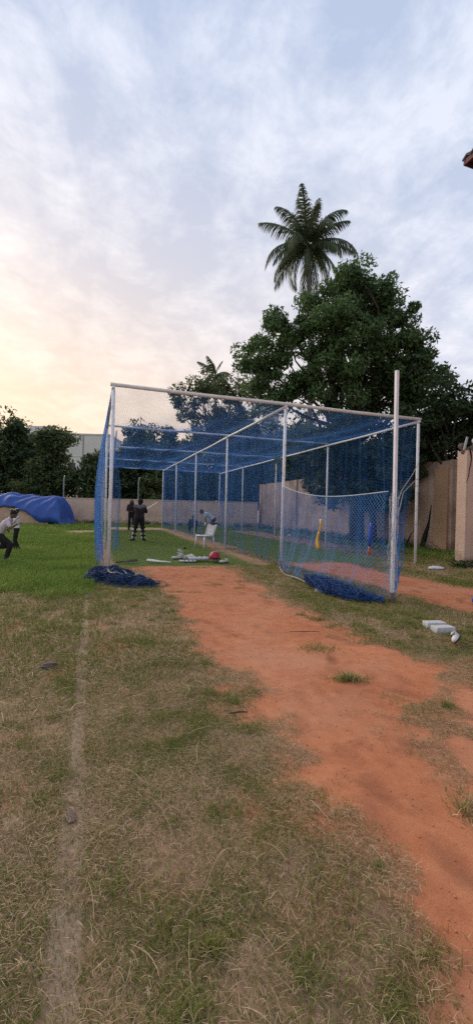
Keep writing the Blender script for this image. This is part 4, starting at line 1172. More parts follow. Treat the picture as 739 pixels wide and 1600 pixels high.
# fallen leaves and rubbish below the right wall
r_ = np.random.default_rng(5); n = 4200
P_ = np.stack([11.8 - r_.exponential(.8, n), r_.uniform(10.5, 26, n), r_.uniform(.01, .08, n)], -1)
ax = r_.normal(0, 1, (n, 3)) * np.array([1, 1, .25]); ax /= np.linalg.norm(ax, axis=1, keepdims=True); bx = np.cross(ax, np.array([0, 0, 1.])) + r_.normal(0, .2, (n, 3)); s = .07 * r_.uniform(.5, 1.5, n)[:, None]
Vv = np.stack([P_ - ax * s, P_ + bx * s * .5, P_ + ax * s, P_ - bx * s * .5], 1).reshape(-1, 3)
tag(link('leaf_litter', quads_mesh('leaf_litter', Vv, np.arange(n * 4).reshape(-1, 4), np.repeat(r_.uniform(0, 1, n), 4)), M['litter_leaf']), 'fallen dark leaves below the right wall', 'leaf litter', kind='stuff')

# ------------------------------------------------------------------ small things on the ground
def lump_mesh(rx, ry, rz, seed, rough=.25, nu=16, nv=10):
    b_ = MB(); b_.ell((0, 0, 0), (1, 1, 1), None, nu, nv)
    V = np.array(b_.V); nn = vnoise(V[:, 0] * 1.6 + V[:, 2] * 2.3 + seed * 7 + 40, V[:, 1] * 1.6 + V[:, 2] * 1.1 + 60, seed) - .5
    n2 = vnoise(V[:, 0] * 4 + V[:, 2] * 5 + seed * 3 + 40, V[:, 1] * 4 + V[:, 2] * 3 + 60, seed + 3) - .5
    V = V * (1 + rough * 1.6 * nn + rough * .8 * n2)[:, None] * np.array([rx, ry, rz])
    V[:, 2] = np.maximum(V[:, 2], -rz * .6)
    b_.V = [tuple(v) for v in V]; return b_
def thing_lump(name, p, r, m, label, cat, seed, rz=0, rough=.25, smooth=True, group=None):
    b_ = lump_mesh(*r, seed, rough); o = b_.build(name, m, None, smooth)
    o.location = (p[0], p[1], float(relief(np.array(p[0]), np.array(p[1]))) + r[2] * .55 + (p[2] if len(p) > 2 else 0)); o.rotation_euler = (0, 0, rz)
    return tag(o, label, cat, group)
thing_lump('stone', (-.34, 3.78), (.070, .045, .030), M['stone'], 'brown half-brick stone lying in the dry grass', 'stone', 3, .4, .35, False)
thing_lump('stone', (-.07, 1.93), (.022, .032, .010), M['stone'], 'flat grey stone on the worn white line', 'stone', 5, .2, .3, False)
thing_lump('stone', (-.09, 6.55), (.035, .14, .02), M['stone_g'], 'small pale stone at the far end of the worn line', 'stone', 6, .0, .3, False)
thing_lump('ball', (2.83, 13.69), (.045, .045, .045), M['strap'], 'dark ball on the turf beside the plastic chair', 'ball', 1, 0, .02)
thing_lump('leather_ball', (3.66, 5.86, .03), (.085, .07, .065), M['leather_red'], 'worn red leather ball caught in the net hem', 'ball', 2, .3, .2)
thing_lump('paper_scrap', (3.92, 5.98, .08), (.06, .035, .05), M['bag_w'], 'crumpled white paper lying on the net hem', 'paper', 4, .6, .5, False)
thing_lump('rag', (3.56, 6.20), (.07, .06, .035), M['pad_grey'], 'pale grey rag in grass beside the net hem', 'rag', 7, .2, .45)
thing_lump('plastic_bag', (7.95, 8.2), (.19, .10, .055), M['bag_w'], 'flat white plastic bag on grass near the right post', 'plastic bag', 8, -.35, .4)
scr = [(10.9, 13.6, .10), (11.2, 13.0, .06), (10.5, 14.6, .08), (11.0, 16.6, .12), (10.3, 18.2, .12), (9.9, 20.5, .14), (11.3, 20.2, .12), (10.6, 12.4, .05)]
for q, (a, b2, s) in enumerate(scr):
    thing_lump('litter_scrap', (a, b2), (s, s * .7, s * .4), [M['bag_w'], M['pad_grey'], M['ice_cloth']][q % 3], 'pale scrap of litter lying below the right wall', 'litter', 20 + q, q, .5, False, 'litter scraps below the right wall')
scr = [(-3.3, 15.2), (-2.9, 9.2), (-2.2, 9.4), (-4.6, 20.5)]
for q, (a, b2) in enumerate(scr):
    thing_lump('litter_scrap', (a, b2, .05), (.10, .06, .03), M['bag_w'], 'white scrap of paper in the lush left grass', 'litter', 40 + q, q, .5, False, 'paper scraps in the left grass')
# two pale concrete blocks
for (bx_, by_, rz, zz, lab) in ((3.86, 3.98, -.20, 0, 'rear pale concrete block of the pair on the right grass'), (3.80, 3.79, -.12, 0, 'front pale concrete block of the pair on the right grass')):
    e = empty('concrete_block', (bx_, by_, float(relief(np.array(bx_), np.array(by_)))), rz, lab, 'block', 'pair of concrete blocks')
    b_ = MB(); b_.box((0, 0, .036), (.24, .12, .07), bev=.007); b_.build('block', M['conc'], e)
# sticks
def stick(pts, r, label):
    b_ = MB(); b_.tube(pts, r, 6); o = b_.build('stick', M['bark_stick'], None, True); return tag(o, label, 'stick')
stick([(.86, 2.60, .015), (.92, 2.59, .022), (.98, 2.585, .016)], [.005, .006, .004], 'short dark stick at the left rim of the red soil')
stick([(2.05, 4.18, .02), (2.2, 4.12, .03), (2.38, 4.1, .02)], [.003, .004, .003], 'thin pale twig lying across the red run-up')

def shoe_mesh(L=.27, hgt=.1):
    b_ = MB()
    b_.ell((0, L * .18, .035), (L * .17, L * .34, .042)); b_.ell((0, -L * .22, .055), (L * .14, L * .27, .058)); b_.tube([(0, -L * .26, .05), (0, -L * .28, hgt)], [L * .135, L * .15], 10)
    return b_
def shoe_parts(e, mu=None, rot=0):
    b_ = shoe_mesh(); b_.build('upper', mu or M['shoe_white'], e, True)
    s = MB(); s.ell((0, .045, .012), (.052, .10, .016)); s.ell((0, -.06, .012), (.044, .085, .016)); s.build('sole', M['shoe_dark'], e, True)
    s = MB()
    for q in range(3): s.tube([(-.035, .02 - q * .03, .075 + q * .008), (0, .025 - q * .03, .086 + q * .008), (.035, .02 - q * .03, .075 + q * .008)], .004, 5)
    s.build('lace', M['strap'], e, True)
sh_ = empty('old_shoe', (3.58, 3.36, .02), 2.2, 'old white trainer lying on its side near the concrete blocks', 'shoe'); sh_.rotation_euler = (0, radians(55), 2.2); sh_.location.z = .06; sh_.scale = (.85, .85, .85)
shoe_parts(sh_)
sh_ = empty('shoe', (3.08, 10.04, .01), 1.8, 'white and black shoe beside the red helmet', 'shoe'); shoe_parts(sh_)
sh_ = empty('shoe', (2.06, 10.95, .01), 1.4, 'white shoe left of the batting gloves on the turf', 'shoe'); shoe_parts(sh_)

# blue bag at right edge
bgo = empty('blue_bag', (5.50, 4.74, 0), -.3, 'blue bag half cut off by the right edge', 'bag')
b_ = lump_mesh(.16, .12, .13, 12, .15); o = b_.build('body', M['bluep'], bgo, True); o.location = (0, 0, .08)
b_ = MB(); b_.tube([(-.08, 0, .18), (-.05, 0, .26), (.05, 0, .26), (.08, 0, .18)], .012, 6); b_.build('handle', M['strap'], bgo, True)

# bats
def bat_meshes(parent, m_blade, m_grip, L=.82, w_=.105, curve=0.):
    """local: handle top at +z"""
    import bmesh
    bl_, hl = L * .66, L * .34
    prof = []
    for t in np.linspace(0, 1, 9):
        z = t * bl_; ww = w_ * (.80 + .2 * min(1, t * 6)) * (1 if t < .82 else 1 - .62 * ((t - .82) / .18) ** 1.4); th = .022 + .030 * sin(pi * min(1, .25 + t * .7)) * (1 - .5 * t)
        prof.append((z, ww / 2, th))
    b_ = MB(); V = []; F = []
    for z, hw, th in prof:
        V += [(-hw, 0, z), (hw, 0, z), (hw, .014, z), (0, th, z), (-hw, .014, z)]
    for q in range(len(prof) - 1):
        for k in range(5): F.append((q * 5 + k, q * 5 + (k + 1) % 5, (q + 1) * 5 + (k + 1) % 5, (q + 1) * 5 + k))
    F += [(4, 3, 2, 1, 0), tuple(len(V) - 5 + k for k in range(5))]
    if curve: V = [(x, y + curve * sin(pi * z / L) , z) for x, y, z in V]
    b_.add(V, F); b_.build('blade', m_blade, parent)
    b_ = MB(); b_.tube([(0, .012, bl_ - .03), (0, .012, bl_ + hl * .5), (0, .012, L)], [.016, .017, .018], 10); b_.build('handle', m_grip, parent, True)
def place_dir(e, p, d, roll=0):
    q = Vector(d).to_track_quat('Z', 'Y'); e.rotation_mode = 'QUATERNION'; e.rotation_quaternion = q @ Vector((0, 0, 1)).rotation_difference(Vector((0, 0, 1))) ; e.location = p
    if roll: e.rotation_quaternion = q @ Matrix.Rotation(roll, 3, 'Z').to_quaternion()

e = empty('cricket_bat', (0, 0, 0), 0, 'white taped cricket bat lying flat where turf meets red soil', 'cricket bat')
bat_meshes(e, M['wood_white'], M['plastic_w'], .62, .105)
place_dir(e, (1.22, 10.36, .055), Vector((.53, -.26, -.03)), 0)
e.rotation_quaternion = Vector((.50, -.30, -.02)).to_track_quat('Z', 'Y')
e = empty('cricket_bat', (0, 0, 0), 0, 'dark weathered bat lying on turf near the left post', 'cricket bat')
bat_meshes(e, M['wood_dark'], M['wood_dark'], .55, .10)
e.rotation_mode = 'QUATERNION'; e.location = (.98, 10.36, .05); e.rotation_quaternion = Vector((-.5, -.22, -.01)).to_track_quat('Z', 'Y')
# toy bats hung in the sagging net
e = empty('toy_bat', (4.05, 7.10, .63), 0, 'yellow plastic toy bat hooked in the sagging net', 'toy bat'); e.scale = (.6, 1, .95)
b_ = MB()
cv = lambda t: (.0, .05 * sin(t * 5.2) - .02 * t, t * .58)
b_.tube([cv(t) for t in np.linspace(0, .62, 8)], [.035, .05, .05, .046, .042, .036, .03, .022], 8); b_.build('blade', M['yellow'], e, True)
b_ = MB(); b_.tube([cv(t) for t in np.linspace(.60, 1, 5)], [.020, .02, .02, .028, .034], 8); b_.build('handle', M['yellow'], e, True)
b_ = MB(); b_.ell((0, cv(1)[1], .585), (.04, .045, .022)); b_.build('knob', M['wood'], e, True)
e = empty('toy_bat', (4.10, 5.58, .69), 0, 'blue plastic toy bat with orange tip in the sagging net', 'toy bat'); e.scale = (.6, .6, .95)
b_ = MB(); b_.tube([(0, .03, .14), (0, .01, .3), (0, -.01, .46), (0, -.02, .53)], [.034, .044, .042, .025], 8); b_.build('blade', M['bluep'], e, True)
b_ = MB(); b_.tube([(0, .05, -.02), (0, .04, .05), (0, .03, .15)], [.022, .032, .033], 8); b_.build('tip', M['redp'], e, True)

# helmet
e = empty('batting_helmet', (2.90, 10.30, .0), radians(200), 'red batting helmet with dark grille on the turf edge', 'helmet')
b_ = MB(); b_.ell((0, 0, .135), (.125, .15, .135), None, 20, 12)
b_.V = [(x, y, max(z, .07 + .02 * (y > .05))) for x, y, z in b_.V]; b_.build('shell', M['helmet_red'], e, True)
b_ = MB(); b_.ell((0, .15, .135), (.10, .06, .012)); b_.build('peak', M['helmet_red'], e, True)
b_ = MB()
for q in range(4): b_.tube([(.11 * cos(a), .06 + .13 * sin(a), .11 - q * .028) for a in np.linspace(0, pi, 9)], .006, 5)
for xx in (-.05, .05): b_.tube([(xx, .175, .115), (xx, .175, .02)], .006, 5)
b_.build('grille', M['grille'], e, True)
b_ = MB()
for xx in (-.05, 0, .05): b_.tube([(xx, .12 - .0 * k, .0) if False else (xx * 1.02, -.15 * cos(k), .138 + .136 * sin(k) * (1 - abs(xx) * 2)) for k in np.linspace(.25, 2.7, 9)], .006, 5)
b_.build('ridge', M['helmet_red'], e, True)

# pads and gloves on the turf
def pad_parts(e, L=.62, w_=.22, m=None, dark=True):
    b_ = MB(); n = 12; V = []; F = []
    for q, t in enumerate(np.linspace(0, 1, n)):
        hw = w_ / 2 * (1 - .15 * abs(t - .6)) * (.75 if t < .03 or t > .97 else 1)
        for a in np.linspace(-1.15, 1.15, 9): V.append((hw * sin(a) / sin(1.15), t * L, .03 + .075 * cos(a) - .02))
        for a in np.linspace(1.15, -1.15, 9): V.append((.8 * hw * sin(a) / sin(1.15), t * L, .0 + .055 * cos(a) - .015))
    for q in range(n - 1):
        for k in range(18): F.append((q * 18 + k, q * 18 + (k + 1) % 18, (q + 1) * 18 + (k + 1) % 18, (q + 1) * 18 + k))
    F += [tuple(range(18))[::-1], tuple((n - 1) * 18 + k for k in range(18))]
    b_.add(V, F); b_.build('shell', m or M['pad_grey'], e, True)
    b_ = MB()
    for t in (.3, .55, .8): b_.tube([(w_ / 2 * 1.03 * sin(a) / sin(1.15), t * L, .035 + .076 * cos(a) - .02) for a in np.linspace(-1.1, 1.1, 9)], .010, 5)
    b_.build('strap', M['strap'] if dark else M['pad_white'], e, True)
e = empty('leg_pad', (2.52, 10.72, .0), radians(-113), 'thick pale grey leg pad next to the red helmet', 'leg pad'); e.location = (2.28, 10.52, .03); e.rotation_euler = (0, 0, radians(-95)); pad_parts(e, .52, .24, M['pad_grey'], False)
e = empty('leg_pad', (1.98, 10.12, .0), 0, 'flat grey pad lying under the batting gloves', 'leg pad'); e.location = (2.02, 10.42, .0); e.rotation_euler = (0, 0, radians(-95)); e.scale = (1, 1, .6); pad_parts(e, .42, .2, M['pad_grey'], True)
def glove(e):
    b_ = MB(); b_.ell((0, 0, .045), (.05, .06, .04)); b_.build('palm', M['pad_white'], e, True)
    for q in range(4):
        b_ = MB(); x = -.036 + .024 * q; L = .085 + .012 * (q in (1, 2)); b_.tube([(x, .045, .05), (x * 1.1, .045 + L * .55, .06), (x * 1.1, .045 + L, .035)], [.014, .0145, .011], 7); b_.build('finger', M['pad_white'], e, True)
    b_ = MB(); b_.tube([(.045, -.01, .04), (.075, .03, .045), (.078, .06, .035)], [.016, .015, .011], 7); b_.build('thumb', M['pad_white'], e, True)
    b_ = MB(); b_.tube([(0, -.05, .045), (0, -.10, .045)], [.045, .052], 10); b_.build('cuff', M['pad_grey'], e, True)
e = empty('batting_glove', (2.16, 11.02, .0), 2.3, 'upright white batting glove left of the other glove', 'glove'); e.rotation_euler = (radians(60), 0, 2.3); e.location.z = .09; e.scale = (1.15,) * 3; glove(e)
e = empty('batting_glove', (2.36, 10.93, .02), 1.0, 'flat white batting glove between upright glove and pad', 'glove'); e.rotation_euler = (radians(12), radians(20), -1.2); e.scale = (1.25,) * 3; glove(e)

# plastic chair
def chair(p, rz):
    e = empty('plastic_chair', p, rz, 'white plastic garden chair standing by the divider net', 'chair')
    # faces local -Y; seat .45 high
    import bmesh
    def shell(fn, nu, nv, th, name):
        V = []; F = []
        for side in (0, 1):
            for i_ in range(nu):
                for j in range(nv):
                    p_ = Vector(fn(i_ / (nu - 1), j / (nv - 1))); V.append(p_ + Vector((0, th[0] * side, th[1] * side)))
        n = nu * nv
        for i_ in range(nu - 1):
            for j in range(nv - 1):
                a = i_ * nv + j; F.append((a, a + 1, a + nv + 1, a + nv)); F.append((a + n, a + nv + n, a + nv + 1 + n, a + 1 + n))
        for i_ in range(nu - 1):
            for j in (0, nv - 1): a = i_ * nv + j; F.append((a, a + nv, a + nv + n, a + n))
        for j in range(nv - 1):
            for i_ in (0, nu - 1): a = i_ * nv + j; F.append((a, a + n, a + 1 + n, a + 1))
        b_ = MB(); b_.add(V, F); return b_.build(name, M['plastic_w'], e, True)
    shell(lambda u, v: ((u - .5) * (.44 - .05 * v), -.22 + .44 * v, .445 - .03 * sin(pi * u) * sin(pi * v) - .02 * v), 10, 10, (0, -.014), 'seat')
    b_ = MB()
    b_.tube([(-.225, -.225, .425), (.225, -.225, .425)], .018, 6); b_.tube([(-.225, -.225, .425), (-.20, .22, .41)], .018, 6); b_.tube([(.225, -.225, .425), (.20, .22, .41)], .018, 6)
    b_.build('seat_rim', M['plastic_w'], e, True)
    # back with slots: uprights, slats, curved head
    yb = lambda z: .21 + (z - .42) * .36
    for x0, x1 in ((-.205, -.19), (.205, .19)):
        b_ = MB(); b_.tube([(x0, yb(.42), .42), (x0 * 1.02, yb(.62), .62), (x1, yb(.80), .80)], [.022, .02, .02], 7); b_.build('back_upright', M['plastic_w'], e, True)
    for k in range(5):
        x = -.128 + .064 * k
        b_ = MB(); b_.box((x, yb(.60), .60), (.044, .010, .34), rotx(-.345)); b_.build('back_slat', M['plastic_w'], e)
    shell(lambda u, v: ((u - .5) * .42, yb(.74 + .11 * v) + .02 * sin(pi * u) , .74 + .11 * v * (.55 + .45 * sin(pi * u))), 12, 5, (.016, 0), 'head_rail')
    for (x0, y0, x1, y1) in ((-.20, -.20, -.235, -.245), (.20, -.20, .235, -.245), (-.19, .20, -.22, .28), (.19, .20, .22, .28)):
        b_ = MB(); b_.tube([(x0, y0, .43), ((x0 + x1) / 2, (y0 + y1) / 2, .22), (x1, y1, 0)], [.034, .026, .024], 6); b_.build('leg', M['plastic_w'], e, True)
    return e
ch = chair((3.62, 14.15, 0), radians(-62))
dk = empty('dark_hat', (0, 0, 0), 0, 'dark hat hung on the chair back', 'hat')
dk.location = ch.location + Vector((rotz(radians(-62)) @ Vector((0, .36, .81)))); dk.rotation_euler = (0, 0, radians(-62))
b_ = MB(); b_.ell((0, 0, .03), (.17, .05, .045)); b_.build('dome', M['cloth_dk'], dk, True)
b_ = MB(); b_.ell((.0, -.05, .02), (.10, .06, .012)); b_.build('brim', M['cloth_dk'], dk, True)

# ------------------------------------------------------------------ people
def remesh(b_, vox, sm_it=4):
    me = b_.mesh('tmp'); o = bpy.data.objects.new('tmp', me); COL.objects.link(o)
    r_ = o.modifiers.new('r', 'REMESH'); r_.mode = 'VOXEL'; r_.voxel_size = vox
    s = o.modifiers.new('s', 'SMOOTH'); s.factor = .5; s.iterations = sm_it
    bpy.context.view_layer.update()
    dg = bpy.context.evaluated_depsgraph_get()
    out = bpy.data.meshes.new_from_object(o.evaluated_get(dg))
    bpy.data.objects.remove(o); bpy.data.meshes.remove(me)
    out.materials.clear()
    return out
def J2(b_, pts, rs, n=10):
    for a, c_, ra, rc in zip(pts[:-1], pts[1:], rs[:-1], rs[1:]):
        a = Vector(a); c_ = Vector(c_); b_.tube([a, a.lerp(c_, .5), c_], [ra, (ra + rc) / 2 * 1.03, rc], n)
    for p, r_ in zip(pts, rs): b_.ell(p, (r_, r_, r_), None, 10, 7)
def person(p, rz, J, label, shirt, trouser, sleeve=.5, scale=1., hair='short', pads=False, shoe='shoe_dark', helmet=False, gloves=False, face=True, trouser_len=1., yoke=None, build=1., group=None):
    e = empty('person', p, rz, label, 'person', group); e.scale = (scale,) * 3
    g = {k: Vector(v) for k, v in J.items()}
    k = build
    # continuous body
    b_ = MB()
    mid = g['pelvis'].lerp(g['chest'], .5)
    lat = (g['shR'] - g['shL']).normalized(); latp = (g['hipR'] - g['hipL']).normalized()
    def torso(bb, ex):
        for s in (-1, 1):
            J2(bb, [g['pelvis'] + latp * s * .075 * k, mid + (lat + latp).normalized() * s * .06 * k, g['chest'] + lat * s * .085 * k], [.105 * k + ex, .095 * k + ex, .105 * k + ex])
        J2(bb, [g['shL'], g['chest'] * .5 + (g['shL'] + g['shR']) * .25, g['shR']], [.058 * k + ex, .09 * k + ex, .058 * k + ex])
    torso(b_, -.006)
    J2(b_, [(g['shL'] + g['shR']) * .5, g['neck'], g['head']], [.062, .052, .055])
    fd = Vector(J['face']).normalized(); up = (g['head'] - g['neck']).normalized(); sd_ = fd.cross(up).normalized(); up = sd_.cross(fd)
    RH = Matrix((sd_, fd, up)).transposed()
    b_.ell(g['head'], (.074, .092, .112), RH, 16, 12)
    b_.ell(g['head'] + fd * .03 - up * .055, (.055, .062, .06), RH)
    b_.ell(g['head'] + fd * .098 - up * .018, (.014, .018, .022), RH, 8, 6)
    b_.ell(g['head'] + fd * .085 - up * .058, (.026, .012, .010), RH, 8, 6)
    for s in (-1, 1): b_.ell(g['head'] + sd_ * s * .075 - up * .01, (.012, .02, .032), RH, 8, 6)
    for s in 'LR':
        J2(b_, [g['sh' + s], g['el' + s], g['wr' + s]], [.046 * k, .037 * k, .026 * k])
        hd = (g['wr' + s] - g['el' + s]).normalized(); 
        hb = Vector(J.get('hand' + s, hd)).normalized()
        w1 = hb.cross(Vector((0, 0, 1)) if abs(hb.z) < .85 else Vector((0, 1, 0))).normalized(); nrm = w1.cross(hb)
        pc = g['wr' + s] + hb * .045
        b_.ell(pc, (.040, .05, .018), Matrix((w1, hb, nrm)).transposed(), 10, 7)
        curl = -nrm if nrm.dot(fd) < 0 else nrm
        for q in range(4):
            o = w1 * (-.030 + .02 * q); L = (.062, .075, .07, .055)[q]
            b_.tube([pc + o * .8 + hb * .03, pc + o + hb * (.04 + L * .5), pc + o + hb * (.04 + L * .8) + curl * L * .4], [.0095, .009, .008], 6)
        b_.tube([pc + w1 * .03 - hb * .02, pc + w1 * .055 + hb * .01 + curl * .01, pc + w1 * .052 + hb * .04 + curl * .02], [.012, .0105, .009], 6)
        J2(b_, [g['hip' + s], g['kn' + s], g['an' + s]], [.082 * k, .056 * k, .038 * k])
        J2(b_, [g['an' + s], g['toe' + s]], [.036, .028])
    link('body', remesh(b_, .0125, 3), M['skin'], e, True)
    # shirt
    b_ = MB(); torso(b_, .014)
    for s in 'LR':
        el = g['sh' + s].lerp(g['el' + s], min(1, sleeve * 2)) if sleeve < .5 else g['el' + s]
        pts = [g['sh' + s], el]; rs = [.066 * k, .056 * k]
        if sleeve > .5: pts.append(g['el' + s].lerp(g['wr' + s], (sleeve - .5) * 2 * .93)); rs = [.066 * k, .054 * k, .042 * k]
        J2(b_, pts, rs)
    J2(b_, [(g['shL'] + g['shR']) * .5, g['neck'].lerp((g['shL'] + g['shR']) * .5, .45)], [.074, .066])
    link('shirt', remesh(b_, .015, 4), M[shirt], e, True)
    if yoke:
        b_ = MB(); J2(b_, [g['shL'], g['chest'] * .35 + (g['shL'] + g['shR']) * .325, g['shR']], [.076 * k, .112 * k, .076 * k])
        link('shirt_yoke', remesh(b_, .014, 3), M[yoke], e, True)
    # trousers
    b_ = MB()
    for s in (-1, 1): J2(b_, [g['pelvis'] + latp * s * .075 * k, g['pelvis'].lerp(mid, .35) + latp * s * .07 * k], [.122 * k, .112 * k])
    for s in 'LR':
        an = g['kn' + s].lerp(g['an' + s], (trouser_len - .5) * 2 * .96)
        J2(b_, [g['hip' + s], g['kn' + s], an], [.104 * k, .078 * k, .064 * k])
    link('trousers', remesh(b_, .015, 4), M[trouser], e, True)
    for s in 'LR':
        a, t_ = g['an' + s], g['toe' + s]; b_ = MB()
        d = (t_ - a); d.normalize()
        J2(b_, [a + Vector((0, 0, -.02)) - d * .03, a.lerp(t_, .55), t_], [.046, .045, .036])
        V = np.array(b_.V); V[:, 2] = np.maximum(V[:, 2], min(a.z, t_.z) - .045); b_.V = [tuple(v) for v in V]
        link('shoe', remesh(b_, .013, 3), M[shoe], e, True)
    if face:
        for s in (-1, 1):
            b_ = MB(); b_.ell(g['head'] + fd * .083 + sd_ * s * .03 + up * .008, (.011, .007, .006), RH, 8, 6); b_.build('eye', M['eye'], e, True)
    if helmet:
        b_ = MB(); b_.ell(g['head'] + up * .035, (.108, .125, .112), RH, 18, 12); b_.tube([g['head'] + fd * .10 + up * .03 - sd_ * .07, g['head'] + fd * .17 + up * .02, g['head'] + fd * .10 + up * .03 + sd_ * .07], .012, 6)
        h_ = b_.build('helmet', M['black_cloth'], e, True)
        b_ = MB(); 
        for q in range(3): b_.tube([g['head'] + sd_ * .10 * cos(a) + fd * (.05 + .09 * sin(a)) - up * (.02 + .03 * q) for a in np.linspace(0, pi, 8)], .005, 5)
        b_.build('grille', M['grille'], h_, True)
        b_ = MB(); b_.ell(g['head'] - up * .06 - fd * .045, (.075, .05, .075), RH); b_.build('neck_guard', M['black_cloth'], h_, True)
    elif hair:
        b_ = MB(); b_.ell(g['head'] + up * .030 - fd * .016, (.085, .096, .104), RH, 16, 10)
        if hair == 'long':
            J2(b_, [g['head'] - fd * .04, g['neck'] - fd * .06, g['neck'] - fd * .085 - up * .12], [.092, .10, .085])
            for s in (-1, 1): J2(b_, [g['head'] + sd_ * s * .065, g['neck'] + sd_ * s * .085 - up * .03], [.045, .05])
        if hair == 'bushy':
            for q in range(10):
                a = q * 2.4; b_.ell(g['head'] + up * (.05 + .02 * (q % 3)) - fd * .02 + sd_ * .06 * cos(a) + fd * .07 * sin(a), (.045, .045, .045), None, 8, 6)
        link('hair', remesh(b_, .012, 2), M['hair'], e, True)
    if pads:
        for s in 'LR':
            kn, an = g['kn' + s], g['an' + s]; dn = (an - kn).normalized()
            top = kn - dn * .13
            fdl = Vector(J.get('padf', J['face'])); fdl = (fdl - dn * fdl.dot(dn)).normalized(); sdl = fdl.cross(dn).normalized()
            b_ = MB(); V = []; F = []; n = 10; Lp = (an - top).length + .0
            for q, t in enumerate(np.linspace(0, 1, n)):
                c_ = top + dn * Lp * t; w_ = .098 - .02 * t
                for a in np.linspace(-2.3, 2.3, 13): V.append(c_ + fdl * cos(a) * (w_ + .012) + sdl * sin(a) * w_)
                for a in np.linspace(2.3, -2.3, 13): V.append(c_ + fdl * cos(a) * (w_ - .022) + sdl * sin(a) * (w_ - .022))
            for q in range(n - 1):
                for kk in range(26): F.append((q * 26 + kk, q * 26 + (kk + 1) % 26, (q + 1) * 26 + (kk + 1) % 26, (q + 1) * 26 + kk))
            F += [tuple(range(26))[::-1], tuple((n - 1) * 26 + kk for kk in range(26))]
            b_.add(V, F); pd = b_.build('leg_pad', M['pad_white'], e, True)
            b_ = MB()
            for t in (.14, .44, .74):
                c_ = top + dn * Lp * t; w_ = .104 - .02 * t
                b_.tube([c_ + fdl * cos(a) * w_ + sdl * sin(a) * w_ - dn * .0 for a in np.linspace(1.7, 2 * pi - 1.7, 11)], .028, 6)
            b_.build('strap', M['strap'], pd, True)
    if gloves:
        for s in 'LR':
            hb = Vector(J.get('hand' + s, (g['wr' + s] - g['el' + s]))).normalized()
            b_ = MB(); J2(b_, [g['wr' + s] - hb * .02, g['wr' + s] + hb * .06, g['wr' + s] + hb * .10], [.045, .052, .04]); b_.build('glove', M['pad_white'], e, True)
    return e

stand = dict(pelvis=(0, 0, .93), chest=(0, .0, 1.27), shL=(-.18, 0, 1.40), shR=(.18, 0, 1.40), neck=(0, .01, 1.49), head=(0, .03, 1.62), face=(0, 1, -.05),
             hipL=(-.09, 0, .90), hipR=(.09, 0, .90), knL=(-.11, .03, .49), knR=(.11, .03, .49), anL=(-.13, 0, .075), anR=(.13, 0, .075), toeL=(-.16, .16, .035), toeR=(.16, .16, .035),
             elL=(-.25, -.02, 1.12), elR=(.25, -.02, 1.12), wrL=(-.06, .20, 1.06), wrR=(.06, .20, 1.05), handL=(.6, .7, -.1), handR=(-.6, .7, -.1))
person((2.02, 25.3, 0), radians(172), stand, 'person in dark clothes with long hair standing with hands clasped by the back wall', 'maroon_black', 'black_cloth', 1., 1.03, 'long', trouser_len=1.)

bat = dict(pelvis=(0, 0, .90), chest=(.03, .03, 1.24), shL=(-.15, .05, 1.38), shR=(.20, .01, 1.38), neck=(.03, .05, 1.45), head=(.05, .08, 1.56), face=(.35, 1, -.1),
           hipL=(-.10, 0, .88), hipR=(.10, 0, .88), knL=(-.15, .06, .48), knR=(.15, .06, .47), anL=(-.22, -.02, .075), anR=(.17, -.02, .075), toeL=(-.33, .10, .035), toeR=(.28, .10, .035),
           elL=(-.08, .26, 1.16), elR=(.30, .10, 1.16), wrL=(.14, .30, 1.20), wrR=(.24, .27, 1.18), handL=(1, .2, .1), handR=(.3, .6, .3), padf=(.0, 1, 0))
person((1.68, 17.2, 0), radians(8), bat, 'batsman in dark kit and white pads seen from behind with raised bat', 'maroon_black', 'black_cloth', .5, 1., None, True, 'shoe_dark', True, True, trouser_len=.62, yoke='grey_cloth', build=1.08)
e = empty('cricket_bat', (0, 0, 0), 0, 'pale wooden bat held up over the shoulder by the batsman', 'cricket bat')
bat_meshes(e, M['wood'], M['grip'], .84, .11)
hp = Vector((1.68, 17.2, 0)) + rotz(radians(8)) @ Vector((.24, .30, 1.19))
bd = rotz(radians(8)) @ Vector((.80, .02, .50)); bd.normalize()
e.rotation_mode = 'QUATERNION'; e.location = hp + bd * .70; e.rotation_quaternion = (-bd).to_track_quat('Z', 'Y')

bend = dict(pelvis=(0, -.18, .82), chest=(0, .16, 1.06), shL=(-.17, .26, 1.10), shR=(.17, .26, 1.10), neck=(0, .36, 1.16), head=(0, .47, 1.20), face=(0, .8, -.6),
            hipL=(-.09, -.16, .80), hipR=(.09, -.16, .80), knL=(-.10, .02, .46), knR=(.14, -.10, .45), anL=(-.11, .10, .075), anR=(.20, -.22, .075), toeL=(-.12, .27, .035), toeR=(.24, -.05, .035),
            elL=(-.20, .26, .86), elR=(.20, .26, .86), wrL=(-.06, .24, .62), wrR=(.06, .26, .60), handL=(.1, .1, -1), handR=(-.1, .1, -1), padf=(0, 1, 0))
person((5.64, 20.98, 0), radians(78), bend, 'batter in pale blue shirt and white pads bending over behind the divider net', 'ice_cloth', 'black_cloth', .30, 1.0, 'short', True, 'shoe_white', False, True, trouser_len=.7)

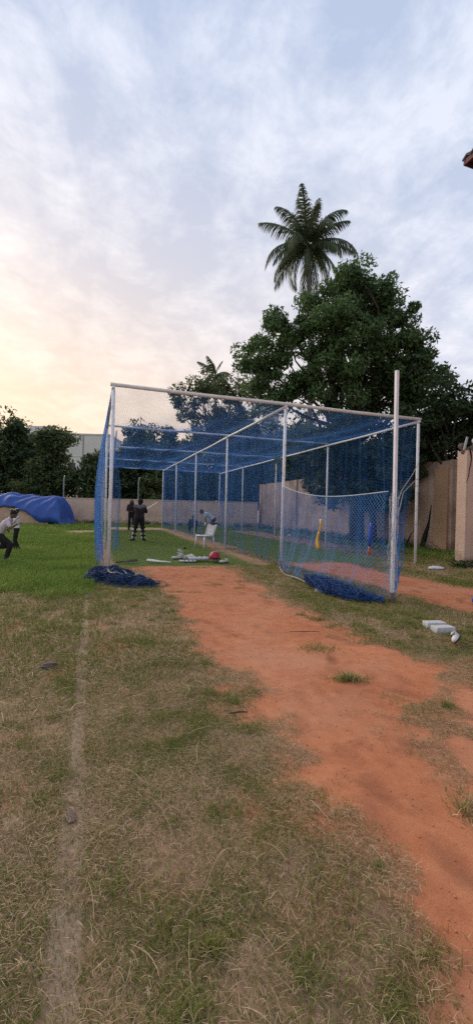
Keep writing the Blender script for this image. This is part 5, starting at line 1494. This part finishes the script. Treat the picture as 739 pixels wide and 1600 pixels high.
crouch = dict(pelvis=(0, -.16, .36), chest=(0, .05, .62), shL=(-.17, .08, .72), shR=(.17, .08, .72), neck=(0, .10, .80), head=(0, .14, .91), face=(0, 1, -.1),
              hipL=(-.09, -.14, .35), hipR=(.09, -.14, .35), knL=(-.20, .22, .46), knR=(.20, .22, .46), anL=(-.17, .0, .09), anR=(.17, .0, .09), toeL=(-.19, .16, .035), toeR=(.19, .16, .035),
              elL=(-.24, .22, .54), elR=(.24, .22, .54), wrL=(-.08, .38, .40), wrR=(.08, .38, .40), handL=(.4, .6, -.4), handR=(-.4, .6, -.4))
person((5.22, 23.3, 0), radians(180), crouch, 'person in dark clothes crouching low behind the plastic chair', 'black_cloth', 'black_cloth', 1., .95, 'short', trouser_len=1.)

kid = dict(stand); kid.update(elL=(-.20, .16, 1.18), elR=(.20, .16, 1.18), wrL=(-.10, .36, 1.20), wrR=(.10, .36, 1.20), handL=(.2, 1, 0), handR=(-.2, 1, 0),
           knL=(-.10, .06, .49), anL=(-.10, -.10, .08), toeL=(-.11, .06, .035), knR=(.10, .04, .49), anR=(.12, .04, .075), toeR=(.13, .2, .035))
person((-2.10, 13.25, 0), radians(100), kid, 'child in white shirt and black trousers standing behind the runner', 'white_cloth', 'black_cloth', .45, .70, 'bushy')

run = dict(pelvis=(0, -.20, .80), chest=(0, .02, 1.08), shL=(-.16, .08, 1.18), shR=(.16, .10, 1.18), neck=(0, .14, 1.26), head=(0, .21, 1.36), face=(0, 1, -.25),
           hipL=(-.09, -.18, .78), hipR=(.09, -.18, .78), knL=(-.10, .22, .62), knR=(.10, -.05, .42), anL=(-.10, .12, .22), anR=(.10, .02, .09), toeL=(-.11, .26, .15), toeR=(.11, .19, .04),
           elL=(-.24, -.10, 1.00), elR=(.22, .20, .96), wrL=(-.22, .02, .84), wrR=(.16, .36, 1.08), handL=(.1, .8, -.3), handR=(-.1, .8, .4))
run['knL'] = (-.10, -.02, .44); run['anL'] = (-.10, -.36, .40); run['toeL'] = (-.10, -.44, .27)
run['knR'] = (.10, .18, .50); run['anR'] = (.10, .06, .09)
run['toeR'] = (.11, .23, .04)
person((-1.97, 10.98, 0), radians(-100), run, 'running child in pinkish white tee and black trousers cut off by the left edge', 'pink_cloth', 'black_cloth', .34, .82, 'bushy', shoe='shoe_teal')

# ------------------------------------------------------------------ render settings
scene.view_settings.view_transform = 'Standard'; scene.view_settings.look = 'None'
scene.view_settings.gamma = 1; scene.view_settings.exposure = 0.86; scene.view_settings.use_curve_mapping = False
scene.render.engine = 'CYCLES'
scene.cycles.use_denoising = False
scene.cycles.max_bounces = 8; scene.cycles.transparent_max_bounces = 16
